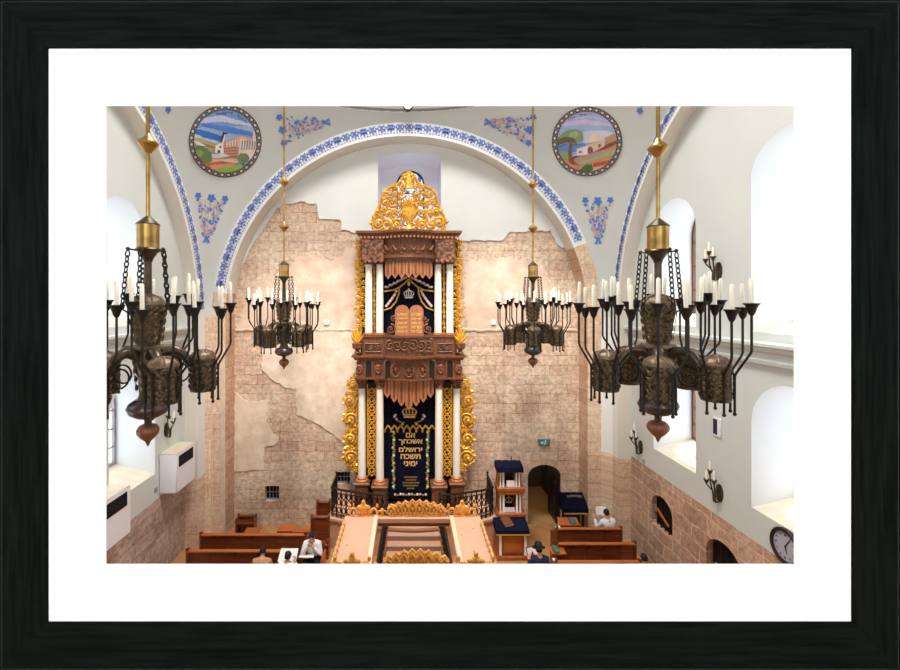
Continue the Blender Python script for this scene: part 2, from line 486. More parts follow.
# plaster coat above the ragged stone edge
bd = [(218, 320), (240, 272), (250, 250), (258, 238), (268, 222), (277, 209), (284, 203.5), (300, 202.5), (317, 203.5), (319, 219), (341, 220), (341.5, 229), (357, 233), (400, 238),
      (461, 240.5), (480, 241), (502, 240), (508, 233), (530, 231.5), (550, 231), (557, 245), (568, 250), (578, 262), (592, 268)]
bp = [(xp(a, YB), zp(c, YB)) for a, c in bd]
rr = random.Random(3); low = []
for i in range(len(bp) - 1):
    a, c = Vector(bp[i]), Vector(bp[i + 1]); k = max(1, int((c - a).length / .12))
    for j in range(k):
        p = a + (c - a) * j / k
        low.append((p.x + rr.uniform(-.02, .02), p.y + rr.uniform(-.035, .035)))
outerP = low + [(6.5, bp[-1][1]), (6.5, R(6.4)), (-6.5, R(6.4)), (-6.5, bp[0][1])]
w = MB(); w.fill(outerP, [niche], lambda x, z: (x, YB - .05, z))
w.loft([[(x, YB - .05, z) for x, z in low], [(x, YB + .01, z) for x, z in low]], closed=False)
# the recess: jambs, back with round-headed window
YN2 = YB + .75
inn = [(nx0 * .86 + nx1 * .14 * .0 + .02, nz0), (nx1 * .9, nz0)]
i0, i1 = xp(381.5, YN2) , xp(438, YN2)
itp, isp = zp(166, YN2), zp(170, YN2)
inner = [(i0, nz0), (i1, nz0)] + [(i1 + (i0 - i1) * i / 12, isp + (itp - isp) * math.sin(PI * i / 12)) for i in range(13)]
w.loft([[(x, YB - .05, z) for x, z in niche], [(x, YN2, z) for x, z in inner]], mi=1)
gx0, gx1 = xp(396.5, YN2), xp(424.5, YN2)
gl = arch_loop((gx0 + gx1) / 2, (gx1 - gx0) / 2, zp(226, YN2), zp(184, YN2), zp(170, YN2), 16)
w.fill(inner, [gl], lambda x, z: (x, YN2, z), mi=1)
w.loft([[(x, YN2, z) for x, z in gl], [(x, YN2 + .3, z) for x, z in gl]], mi=1)
struct('wall_back_plaster', w, [M['plaster'], mat('bluish_lit_recess_plaster', (.84, .83, .92, 1), .9, spec=.1)], WALLB, smooth=20)  # bluish light in the recess is put into its plaster colour

# remnants of old plaster on the left half of the back wall
def remnant(pts, d, m, seed, step=.09, amp=.035):
    q = ragged([(xp(a, YB), zp(c, YB)) for a, c in pts], step, amp, seed)
    w = MB(); w.fill(q, [], lambda x, z: (x, YB - d, z)); w.loft([[(x, YB - d, z) for x, z in q], [(x, YB + .01, z) for x, z in q]])
    return struct('wall_back_plaster', w, m, WALLB, smooth=20)
remnant([(262, 331), (262, 368.7), (274, 380.6), (287, 387.8), (296.5, 389), (296.5, 414), (314, 422), (324, 428), (333.5, 433), (347, 446), (357, 448), (357, 331)], .035, M['oldplaster'], 5)
remnant([(235, 392), (243, 399), (255, 402), (267, 399.5), (267, 421), (271.5, 432), (279, 438), (276, 444), (264, 447.5), (264, 469), (234, 471)], .03, M['oldplaster'], 6)
remnant([(254, 330), (358, 330), (358, 250), (348, 246), (335, 262), (300, 256), (285, 270), (262, 280), (246, 300), (236, 330)], .022, M['oldplaster2'], 7, amp=.06)
remnant([(466, 262), (500, 257), (540, 262), (552, 300), (548, 330), (520, 334), (470, 332), (463, 300)], .012, M['oldplaster2'], 17, amp=.08)

# worn string line across the wall
rl = random.Random(12)
for pa, pb in ((236, 356), (462, 577)):
    w = MB(); n_ = 40
    top = [(xp(pa + (pb - pa) * i / n_, YB), zp(329.5 + rl.uniform(-.7, .7), YB)) for i in range(n_ + 1)]
    w.loft([[(x, YB - .002, z + .03) for x, z in top], [(x, YB - .06, z) for x, z in top], [(x, YB - .05, z - .05) for x, z in top], [(x, YB - .002, z - .09) for x, z in top]], closed=False)
    struct('wall_back_string_line', w, M['oldplaster2'], WALLB, smooth=0)

# ---- great arch of the back wall: face with painted lace, soffit, piers
def arch_face(stoneR, stoneL):
    f = MB(); n = 96
    def pt(r, a): return (X0 + r * math.cos(a), Y1, ZS + r * math.sin(a))
    aR = math.asin((R(stoneR) - ZS) / 6.2); aL = PI - math.asin((R(stoneL) - ZS) / 6.2)
    for i in range(n):
        a0, a1 = PI * i / n, PI * (i + 1) / n
        mid = (a0 + a1) / 2
        mi = 1 if (mid < aR or mid > aL) else 0
        f.add([pt(R_IN, a0), pt(R_OUT, a0), pt(R_OUT, a1), pt(R_IN, a1)], [(0, 1, 2, 3)], mi)
        q = lambda r, a, y: (X0 + r * math.cos(a), y, ZS + r * math.sin(a))
        f.add([q(R_IN, a0, Y1), q(R_IN, a1, Y1), q(R_IN, a1, YB + .02), q(R_IN, a0, YB + .02)], [(0, 1, 2, 3)], 6 if mi else 2)
    for s in (-1, 1):
        xa, xb = X0 + s * R_IN, X0 + s * R_OUT
        f.add([(xa, Y1, 0), (xb, Y1, 0), (xb, Y1, ZS), (xa, Y1, ZS)], [(0, 1, 2, 3)], 1)
        f.add([(xa, Y1, 0), (xa, YB + .02, 0), (xa, YB + .02, ZS), (xa, Y1, ZS)], [(0, 1, 2, 3)], 6)
    return f, aR, aL
f, aR, aL = arch_face(1.85, .28)

def blob(cx, cy, rx, ry, ang=0, n=7):
    return [(cx + math.cos(ang) * rx * math.cos(2 * PI * i / n) - math.sin(ang) * ry * math.sin(2 * PI * i / n),
             cy + math.sin(ang) * rx * math.cos(2 * PI * i / n) + math.cos(ang) * ry * math.sin(2 * PI * i / n)) for i in range(n)]

def lace(add, a0, a1, r0, r1):
    """painted lace: scallops, flowers and a dotted line, in (arc length, radius)"""
    h = r1 - r0; rm = (r0 + r1) / 2; unit = .3
    n = int((a1 - a0) * rm / unit); lr = random.Random(11)
    for k in range(n):
        s = a0 * rm + (k + .5) * unit
        big = k % 3 == 1
        add(blob(s, r0 + h * .72, .1 if big else .072, .095 if big else .07, .4, 6), 0)
        for t in (-1, 1):
            add(blob(s + t * .09, r0 + h * .52, .065, .03, t * .9, 5), 0)
            add(blob(s + t * .12, r0 + h * .76, .055, .028, -t * .8, 5), 0)
            add(blob(s + t * .06, r0 + h * .93, .045, .025, t * .6, 5), 0)
        for j in range(5):                        # scallop arc
            q0, q1 = PI * j / 5, PI * (j + 1) / 5
            e = lambda a, rr: (s + rr * math.cos(a), r0 + h * .26 + rr * .8 * math.sin(a))
            add([e(q0, .09), e(q0, .14), e(q1, .14), e(q1, .09)], 1)
        add(blob(s, r0 + h * .3, .05, .05, 0, 5), 0)
        for j in range(3):
            add(blob(s - .1 + j * .1, r0 + h * .1, .045, .026, 0, 5), (0, 2, 1)[j])

def on_back(pts, mi):
    rm = (R_IN + R_OUT) / 2
    f.add([(X0 + r * math.cos(s / rm), Y1 - .012, ZS + r * math.sin(s / rm)) for s, r in pts], [tuple(range(len(pts)))], 3 + mi)
lace(on_back, aR + .02, aL - .01, R_IN + .08, R_OUT - .06)
struct('trim_1', f, [M['plaster'], M['stone_pier'], M['soffit'], M['blue3'], M['blue2'], M['peach'], M['stone_dark']])

# ---- side arches
for s, nm in ((1, 'trim_2'), (-1, 'trim_3')):
    f = MB(); n = 72
    x = s * DX; xs = s * (XW + .03); RSO = math.sqrt(S2 - (DX - s * X0) ** 2)
    zst = R(-4.95) if s > 0 else R(-5.6)
    def pt(r, a, x): return (x, YC + r * math.cos(a), ZS + r * math.sin(a))
    for i in range(n):
        a0, a1 = PI * i / n, PI * (i + 1) / n
        f.add([pt(RSI, a0, x), pt(RSO, a0, x), pt(RSO, a1, x), pt(RSI, a1, x)], [(0, 1, 2, 3)], 0)
        f.add([pt(RSI, a0, x), pt(RSI, a1, x), pt(RSI, a1, xs), pt(RSI, a0, xs)], [(0, 1, 2, 3)], 1)
    for e in (-1, 1):
        ya, yb = YC + e * RSI, YC + e * RSO
        for z0, z1, mi in ((0, zst, 2), (zst, ZS, 0)):
            f.add([(x, ya, z0), (x, yb, z0), (x, yb, z1), (x, ya, z1)], [(0, 1, 2, 3)], mi)
            f.add([(x, ya, z0), (xs, ya, z0), (xs, ya, z1), (x, ya, z1)], [(0, 1, 2, 3)], 2 if mi == 2 else 1)
    # chamfer between the two arches
    for z0, z1, mi in ((0, zst, 2), (zst, ZS, 2 if s < 0 else 0)):
        c0, c1 = (X0 + s * R_OUT, Y1), (x, YC + RSO)
        if mi == 2 and z1 == ZS: z1 = R(.28)
        f.add([(c0[0], c0[1], z0), (c1[0], c1[1], z0), (c1[0], c1[1], z1), (c0[0], c0[1], z1)], [(0, 1, 2, 3)], mi)
        if s < 0 and z1 > zst:
            f.add([(c0[0], c0[1], z1), (c1[0], c1[1], z1), (c1[0], c1[1], ZS), (c0[0], c0[1], ZS)], [(0, 1, 2, 3)], 0)
        c0, c1 = (X0 + s * R_OUT, 2 * YC - Y1), (x, YC - RSO)
        f.add([(c0[0], c0[1], z0), (c1[0], c1[1], z0), (c1[0], c1[1], z1), (c0[0], c0[1], z1)], [(0, 1, 2, 3)], 0)
    def on_side(pts, mi):
        rm = (RSI + RSO) / 2
        f.add([(x - s * .012, YC + r * math.cos(q / rm), ZS + r * math.sin(q / rm)) for q, r in pts], [tuple(range(len(pts)))], 3 + mi)
    lace(on_side, .04, PI - .04, RSI + .1, RSO - .06)
    struct(nm, f, [M['plaster'], M['soffit'], M['stone_pier'], M['blue3'], M['blue2'], M['peach']])

# ---- pendentives (one spherical ceiling) with painted sprays
c = MB(); NA = 960; NH = 14; HR = 6.64
grid = []
for i in range(NA):
    a = 2 * PI * i / NA
    ca, sa = math.cos(a), math.sin(a)
    lim = min((DX - X0 if ca > 0 else DX + X0) / max(abs(ca), 1e-6), (Y1 - YC) / max(abs(sa), 1e-6))
    lim += .035
    h0 = math.sqrt(max(0, S2 - lim * lim)) if lim * lim < S2 else -.03
    grid.append([(X0 + math.sqrt(S2 - h * h) * ca, YC + math.sqrt(S2 - h * h) * sa, ZS + h)
                 for h in [h0 + (HR - h0) * j / NH for j in range(NH + 1)]])
vs = [p for col in grid for p in col]
fs = []
for i in range(NA):
    i2 = (i + 1) % NA
    for j in range(NH):
        fs.append((i * (NH + 1) + j, i2 * (NH + 1) + j, i2 * (NH + 1) + j + 1, i * (NH + 1) + j + 1))
c.add(vs, fs, 0)
# ring moulding, drum and dome
rr_ = math.sqrt(S2 - HR * HR)
ring = [(rr_, HR), (rr_ - .06, HR + .01), (rr_ - .1, HR + .05), (rr_ - .1, HR + .12), (rr_ - .02, HR + .16), (rr_ - .02, HR + 2.6)]
for i in range(9):
    q = PI / 2 * i / 8
    ring.append(((rr_ - .02) * math.cos(q) + .001, HR + 2.6 + (rr_ - .02) * math.sin(q)))
vs = []; fs = []
for r_, h in ring:
    for j in range(96):
        a = 2 * PI * j / 96; vs.append((X0 + r_ * math.cos(a), YC + r_ * math.sin(a), ZS + h))
for i in range(len(ring) - 1):
    for j in range(96):
        j2 = (j + 1) % 96; fs.append((i * 96 + j, i * 96 + j2, (i + 1) * 96 + j2, (i + 1) * 96 + j))
c.add(vs, fs, 4)
CAM0 = Vector((0, 0, ZC))
def sphere_pt(px, py, off=.015):
    d = Vector(((px - VX) / FPX, 1, -(py - VY) / FPX)); o = CAM0 - Vector((X0, YC, ZS))
    A = d.dot(d); B = 2 * o.dot(d); Cc = o.dot(o) - S2
    t = (-B + math.sqrt(B * B - 4 * A * Cc)) / (2 * A)
    p = CAM0 + d * t; nrm = (Vector((X0, YC, ZS)) - p).normalized()
    return p + nrm * off
def dab(pts, mi): c.add([sphere_pt(*p) for p in pts], [tuple(range(len(pts)))], 1 + mi)
def flower(x, y, r):
    for k in range(5):
        a = 2 * PI * k / 5 + .3
        dab(blob(x + r * .55 * math.cos(a), y + r * .55 * math.sin(a), r * .55, r * .42, a, 6), 0)
def spray(top, base, hw, seed):
    sr = random.Random(seed)
    T, B = Vector(top), Vector(base); ax = B - T; Lg = ax.length; ax.normalize(); sd = Vector((-ax.y, ax.x))
    g = lambda s, t: T + ax * (t * Lg) + sd * s
    for s in (-1, 0, 1):
        p = g(s * hw, 0 if s else .02); flower(p.x, p.y, 3.3 if s else 4.3)
    for s in (-.75, -.35, .1, .5, .85):          # stems
        prev = None
        for j in range(9):
            t = .06 + .8 * j / 8
            p = g(s * hw * (1 - t) ** .8 + sr.uniform(-.6, .6), t)
            if prev is not None:
                d = (p - prev); nn = Vector((-d.y, d.x)).normalized() * .32
                dab([prev + nn, p + nn, p - nn, prev - nn], 2)
            prev = p
    for j in range(78):
        t = sr.uniform(.08, .86); s = sr.uniform(-1, 1) * (hw * (1 - t) ** .9 + 1.5)
        p = g(s, t); big = sr.random() < .45
        dab(blob(p.x, p.y, 2.1 if big else 1.7, 1.4 if big else .9, sr.uniform(0, 3), 6), 0 if sr.random() < .62 else (2 if sr.random() < .6 else 1))
    for s in (-3.6, -1.8, 0, 1.8, 3.6):          # the tied foot
        a, q = g(0, .86), g(s, 1.0); d = q - a; nn = Vector((-d.y, d.x)).normalized() * .5
        dab([a + nn, q + nn, q - nn, a - nn], 0 if s else 1)
    p = g(0, .86); flower(p.x, p.y, 2.6)
spray((211.5, 197), (206, 243), 13.5, 1); spray((598, 200), (598.5, 244), 12.5, 2)
spray((281.5, 130), (330, 121.5), 13, 3); spray((531, 130), (484.5, 121.5), 13, 4)
for x, y in ((168, 109.5), (640, 110.5)):
    flower(x, y, 3.2); flower(x + 1.5, y - 6, 2.5); dab(blob(x, y + 3.5, 1.6, .8), 1)
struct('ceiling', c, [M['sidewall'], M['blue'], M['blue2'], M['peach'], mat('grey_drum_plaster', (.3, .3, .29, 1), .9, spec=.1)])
b = MB().box(-7.6, 7.6, YN, 1.45, R(6.5), R(6.7))
struct('ceiling_gallery', b, M['plaster'])  # unseen gallery ceiling, put in to block the sun

# ---- side walls with deep arched windows
GLX = 1.12
SILL = .27        # the sills rise towards the glass
def side_wall(s, nm, zst, wins, niches):
    f = MB()
    xw = s * XW
    m3 = lambda y, z: (xw, y, z)
    y1 = YC + RSI + .03
    loops = [arch_loop(*w_[:5]) for w_ in wins]
    ups = [l for l in loops if l[0][1] > zst]
    f.fill([(YN, zst), (y1, zst), (y1, R(6.5)), (YN, R(6.5))], ups, m3, 0)
    f.fill([(YN, 0), (y1, 0), (y1, zst), (YN, zst)], [arch_loop(*q) for q in niches], m3, 1)
    xo = s * (XW + GLX)
    for l in loops:
        lq_ = l[1:] + l[:1]; lo_ = [(y, z + (SILL if z == l[0][1] else 0)) for y, z in lq_]
        f.loft([[(xw, y, z) for y, z in lq_], [(xo, y, z) for y, z in lo_]], closed=False, mi=2)
        f.add([(xw, l[0][0], l[0][1]), (xw, l[1][0], l[1][1]), (xo, l[1][0], l[1][1] + SILL), (xo, l[0][0], l[0][1] + SILL)], [(0, 1, 2, 3)], 3)
    for q in niches:
        l = arch_loop(*q)
        f.loft([[(xw, y, z) for y, z in l], [(xw + s * .45, y, z) for y, z in l]], mi=1)
        f.add([(xw + s * .45, y, z) for y, z in l], [tuple(range(len(l)))], 4)
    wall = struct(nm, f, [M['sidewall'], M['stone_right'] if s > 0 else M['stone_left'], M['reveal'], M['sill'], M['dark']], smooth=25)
    return loops
WR = [(11.62, .92, R(-.62), R(1.78), R(2.7)), (8.05, .93, R(-.62), R(2.5), R(3.24)), (4.48, .92, R(-.62), R(1.78), R(2.7)),
      (11.62, .92, R(-4.2), R(-2.47), R(-1.57)), (8.05, .92, R(-4.2), R(-2.47), R(-1.57)), (4.48, .92, R(-4.2), R(-2.47), R(-1.57))]
WL = [(10.78, .92, R(-.62), R(1.62), R(2.54)), (7.2, .92, R(-.62), R(1.62), R(2.54)), (3.6, .92, R(-.62), R(1.62), R(2.54)),
      (11.24, .94, R(-4.78), R(-2.9), R(-1.95)), (7.6, .94, R(-4.78), R(-2.9), R(-1.95)), (4.0, .94, R(-4.78), R(-2.9), R(-1.95))]
NR = [(12.15, .5, R(-6.36), R(-5.8), R(-5.42)), (9.78, .55, R(-6.5), R(-5.8), R(-5.38))]
loopsR = side_wall(1, 'wall_right', R(-4.85), WR, NR)
loopsL = side_wall(-1, 'wall_left', R(-5.53), WL, [])
wn = 0
for s, wins in ((1, WR), (-1, WL)):
    for (cy, hw, z0, zs_, zt) in wins:
        wn += 1
        xo = s * (XW + GLX)
        z0 = z0 + SILL
        l = arch_loop(cy, hw, z0 + .0, zs_, zt)
        li = arch_loop(cy, hw - .08, z0 + .1, zs_, zt - .08)
        f = MB()
        f.loft([[(xo - s * .04, y, z) for y, z in l], [(xo - s * .04, y, z) for y, z in li], [(xo + s * .04, y, z) for y, z in li], [(xo + s * .04, y, z) for y, z in l]])
        f.box(min(xo - s * .03, xo + s * .03), max(xo - s * .03, xo + s * .03), cy - .035, cy + .035, z0 + .05, zt - .05)
        for q in range(1, 4):
            zz = z0 + (zs_ - z0) * q / 3.2
            f.box(min(xo - s * .02, xo + s * .02), max(xo - s * .02, xo + s * .02), cy - hw + .04, cy + hw - .04, zz - .02, zz + .02)
        wo = struct('window_%d' % wn, f, M['windowwood'] if s > 0 else M['frost'], smooth=0)
        g = MB(); g.add([(xo + s * .01, y, z) for y, z in l], [tuple(range(len(l)))])
        obj('pane', g, M['glass'], wo, smooth=0)
# stained window of the recess
wn += 1
f = MB(); gli = [(x * 1, z) for x, z in gl]
cxg = (gx0 + gx1) / 2
gin = arch_loop(cxg, (gx1 - gx0) / 2 - .05, zp(224.5, YN2), zp(184, YN2), zp(171.8, YN2), 16)
f.loft([[(x, YN2 + .1, z) for x, z in gl], [(x, YN2 + .1, z) for x, z in gin], [(x, YN2 + .16, z) for x, z in gin], [(x, YN2 + .16, z) for x, z in gl]])
zc_ = zp(184, YN2); rs = (gx1 - gx0) / 2 - .05
star = lambda r, o: [(cxg + r * math.sin(2 * PI * k / 3 + o), YN2 + .12, zc_ + r * math.cos(2 * PI * k / 3 + o)) for k in range(3)]
f.tube(star(rs, 0), .018, 5, True); f.tube(star(rs, PI), .018, 5, True)
f.tube([(gx0, YN2 + .12, zc_ - rs * .7), (gx1, YN2 + .12, zc_ - rs * .7)], .02, 5)
wo = struct('window_%d' % wn, f, M['wooddark'], smooth=0)
obj('pane', MB().add([(x, YN2 + .14, z) for x, z in gl], [tuple(range(len(gl)))]), M['stained'], wo, smooth=0)

# string course along both side walls, and down the reveals at the far end
for s, nm in ((1, 'trim_4'), (-1, 'trim_5')):
    prof = [(0, -1.24), (.1, -1.23), (.12, -1.16), (.07, -1.13), (.07, -1.02), (.16, -.97), (.18, -.9), (.24, -.87), (.24, -.81), (0, -.79)]
    f = MB(); f.loft([[(s * (XW - d), y, R(z)) for d, z in prof] for y in (YN, YC + RSI)], closed=False)
    struct(nm, f, M['sidewall'], smooth=0)

# ---- doorway: passage behind with open leaf
f = MB(); lp = door_loop
yd = YB + 3.2
lq = lp[1:] + lp[:1]
f.loft([[(x, YB, z) for x, z in lq], [(x, YB + .5, z) for x, z in lq]], closed=False, mi=0)
f.add([(dx0 - .5, YB + .5, 0), (dx0 - .5, yd, 0), (dx0 - .5, yd, 2.6), (dx0 - .5, YB + .5, 2.6)], [(0, 1, 2, 3)], 0)
f.add([(dx1 + .3, YB + .5, 0), (dx1 + .3, yd, 0), (dx1 + .3, yd, 2.6), (dx1 + .3, YB + .5, 2.6)], [(0, 1, 2, 3)], 0)
f.add([(dx0 - .5, yd, 0), (dx1 + .3, yd, 0), (dx1 + .3, yd, 2.6), (dx0 - .5, yd, 2.6)], [(0, 1, 2, 3)], 1)
f.add([(dx0 - .5, YB + .5, 2.6), (dx1 + .3, YB + .5, 2.6), (dx1 + .3, yd, 2.6), (dx0 - .5, yd, 2.6)], [(0, 1, 2, 3)], 0)
f.add([(dx0 - .5, YB + .5, 2.6), (dx0 - .5, YB + .5, 0), (dx0, YB + .5, 0), (dx0, YB + .5, 2.6)], [(0, 1, 2, 3)], 0)
f.box((dx0 + dx1) / 2 - .1, (dx0 + dx1) / 2 + .35, yd - .06, yd - .02, 1.1, 2.3, 2)
P_ = struct('wall_passage', f, [mat('passage_wall', lin(70, 60, 48), .9, noise=.3, nscale=3), mat('passage_end', lin(70, 64, 50), .9), mat('olive_panel', lin(120, 122, 84), .8)], smooth=0)  # olive-coloured panel at the passage end
vsr = []
f = MB(); cxd = (dx0 + dx1) / 2; hwd = (dx1 - dx0) / 2
for k in range(13):
    a0, a1 = PI * (k + .06) / 13, PI * (k + .94) / 13
    hz = door_top - door_spring
    e = lambda a, g_: (cxd + (hwd + g_) * math.cos(a), door_spring + (hz + g_) * math.sin(a))
    f.prism([e(a0, .0), e(a0, .24), e(a1, .24), e(a1, .0)], YB - .03, YB + .02)
struct('trim_6', f, M['stone_pier'], smooth=0)
f = MB(); f.prism([(YB + .1, .01), (YB + 1.0, .01), (YB + 1.0, 1.7), (YB + .1, 1.55)], dx1 - .12, dx1 - .06, 'yz')
for q in range(3): f.box(dx1 - .15, dx1 - .115, YB + .15 + q * .28, YB + .37 + q * .28, .15, 1.4)
d_ = struct('door_1', f, mat('dark_door_wood', lin(44, 24, 20), .5, noise=.3, nscale=5), smooth=0)
obj('door_handle', MB().tube([(dx1 - .2, YB + .9, .95), (dx1 - .2, YB + .82, .95), (dx1 - .13, YB + .82, .95)], .015, 6), M['iron'], d_)
# niche grilles on the right wall, bars in the slits; black sheets paint shade behind
for i, (cy, hw, z0, zs_, zt) in enumerate(NR):
    f = MB(); xg = XW + .1
    for k in range(5):
        y = cy - hw + .12 + (2 * hw - .24) * k / 4
        zz = zs_ + (zt - zs_) * math.sqrt(max(0, 1 - ((y - cy) / hw) ** 2))
        f.tube([(xg, y, z0), (xg, y, zz)], .015, 6)
    f.tube([(xg, cy - hw, z0 + .3), (xg, cy + hw, z0 + .3)], .02, 6)
    wo = struct('window_%d' % (wn + 1 + i), f, M['iron'])
    obj('pane', MB().add([(xg + .06, y, z) for y, z in arch_loop(cy, hw, z0, zs_, zt)], [tuple(range(23))]), M['dark'], wo, smooth=0)
    obj('orange_bracket', MB().tube([(xg - .05, cy + .3, z0 + .5), (xg - .05, cy - .25, z0 + .25)], .03, 6), M['pewlight'], wo)  # sloping bar in plain orange wood
wn += 2
for i, s in enumerate(slits):
    xs_ = [p[0] for p in s]; zs2 = [p[1] for p in s]
    x0_, x1_, z0_, z1_ = min(xs_), max(xs_), min(zs2), max(zs2)
    f = MB()
    f.box(x0_, x1_, YB + .12, YB + .16, z0_, z0_ + .04); f.box(x0_, x1_, YB + .12, YB + .16, z1_ - .04, z1_)
    for k in range(3):
        x = x0_ + (x1_ - x0_) * (k + 1) / 4
        f.tube([(x, YB + .14, z0_), (x, YB + .14, z1_)], .012, 6)
    f.tube([(x0_, YB + .14, (z0_ + z1_) / 2), (x1_, YB + .14, (z0_ + z1_) / 2)], .012, 6)
    wo = struct('window_%d' % (wn + 1 + i), f, M['frost'])
    obj('pane', MB().box(x0_, x1_, YB + .2, YB + .22, z0_, z1_), M['dark'], wo, smooth=0)
# pale pier edge on the left
rl = random.Random(14)
for xc, wd_ in ((X0 - R_IN - .02, .16), (X0 - R_OUT + .03, .1)):
    f = MB(); zz_ = [.4 + i * .16 for i in range(38)]
    f.loft([[(xc - wd_ * rl.uniform(.6, 1.1), Y1 - .015, z), (xc, Y1 - .03, z), (xc + .012, Y1 + .02, z)] for z in zz_], closed=False)
    struct('trim_9', f, M['palestone'], smooth=30)
# unseen west wall behind the gallery; its opening is shaped for fill light
w = MB(); w.fill([(-7.6, 0), (7.6, 0), (7.6, R(6.7)), (-7.6, R(6.7))], [[(-4.2, R(-2.06)), (4.2, R(-2.06)), (4.2, R(4.0)), (-4.2, R(4.0))]], lambda x, z: (x, YN, z))
struct('wall_front', w, M['plaster'], smooth=0)
# ledge behind the gallery
b = MB().box(-7.2, 7.2, YN, 2.6, ZC - 2.26, ZC - 2.06)
struct('floor_gallery', b, M['floor'])
# ------------------------------------------------------------------ the framed opening at the gallery edge
FY = 2.4
fr = thing('picture_frame', 'large black stained wooden picture frame with a wide white mat around the hall view', 'picture frame', at(450, 672, FY))
def fx(px, Y=FY): return xp(px, Y)
def fz(py, Y=FY): return zp(py, Y)
Yf = FY - .014
ox0, ox1, oz0, oz1 = fx(-4, Yf), fx(904, Yf), fz(675, Yf), fz(-4, Yf)
ix0, ix1, iz0, iz1 = fx(46.6, Yf), fx(853.6, Yf), fz(623.2, Yf), fz(47.2, Yf)
def rail(pts, m):
    w = MB(); w.prism(pts, Yf, FY + .03)
    return obj('frame_rail', w, m, fr, smooth=0)
rail([(ox0, oz1), (ox1, oz1), (ix1, iz1), (ix0, iz1)], M['rail_h'])
rail([(ox0, oz0), (ox1, oz0), (ix1, iz0), (ix0, iz0)], M['rail_h'])
rail([(ox0, oz0), (ox0, oz1), (ix0, iz1), (ix0, iz0)], M['rail_v'])
rail([(ox1, oz0), (ox1, oz1), (ix1, iz1), (ix1, iz0)], M['rail_v'])
w = MB()
mo = [(fx(47), fz(623)), (fx(853), fz(623)), (fx(853), fz(47)), (fx(47), fz(47))]
mi_ = [(fx(106.0), fz(564.3)), (fx(794.3), fz(564.3)), (fx(794.3), fz(105.9)), (fx(106.0), fz(105.9))]
w.loft([[(x, FY, z) for x, z in mo], [(x, FY, z) for x, z in mi_], [(x, FY + .004, z) for x, z in mi_], [(x, FY + .004, z) for x, z in mo]])
obj('mat_board', w, M['mat'], fr, smooth=0)
# thin paler bead along the outer edge of the moulding
w = MB(); e = (fx(1.9, Yf) - fx(-4, Yf))
for a, c_ in (((ox0 + e, oz0 + e), (ox0 + e, oz1 - e)), ((ox0 + e, oz1 - e), (ox1 - e, oz1 - e)), ((ox1 - e, oz1 - e), (ox1 - e, oz0 + e)), ((ox1 - e, oz0 + e), (ox0 + e, oz0 + e))):
    w.tube([(a[0], Yf, a[1]), (c_[0], Yf, c_[1])], .0025, 6)
obj('edge_bead', w, mat('paler_edge', (.024, .03, .028, 1), .8, spec=.1), fr)

# ------------------------------------------------------------------ chandeliers
def sweep_circle(c, r, ax1, ax2, n=16):
    return [Vector(c) + Vector(ax1) * r * math.cos(2 * PI * i / n) + Vector(ax2) * r * math.sin(2 * PI * i / n) for i in range(n)]

def leaf_rows(w, r, z0, z1, n, mi=0, rows=4, r2=None):
    """raised acanthus leaves on a drum"""
    r2 = r if r2 is None else r2
    for k in range(n):
        a = 2 * PI * k / n
        for j in range(rows):
            t = (j + .5) / rows; z = z0 + (z1 - z0) * t; rad = r + (r2 - r) * t; hh = (z1 - z0) / rows * .62
            for s in (-1, 1):
                aa = a + s * .5 * PI / n
                p = [(rad + .006, a, z - hh), (rad + .02, aa - .0, z - hh * .2), (rad + .014, aa + s * .3 * PI / n, z + hh * .7), (rad + .004, a, z + hh * .1)]
                w.add([(q * math.cos(b_), q * math.sin(b_), zz) for q, b_, zz in p], [(0, 1, 2, 3)], mi)

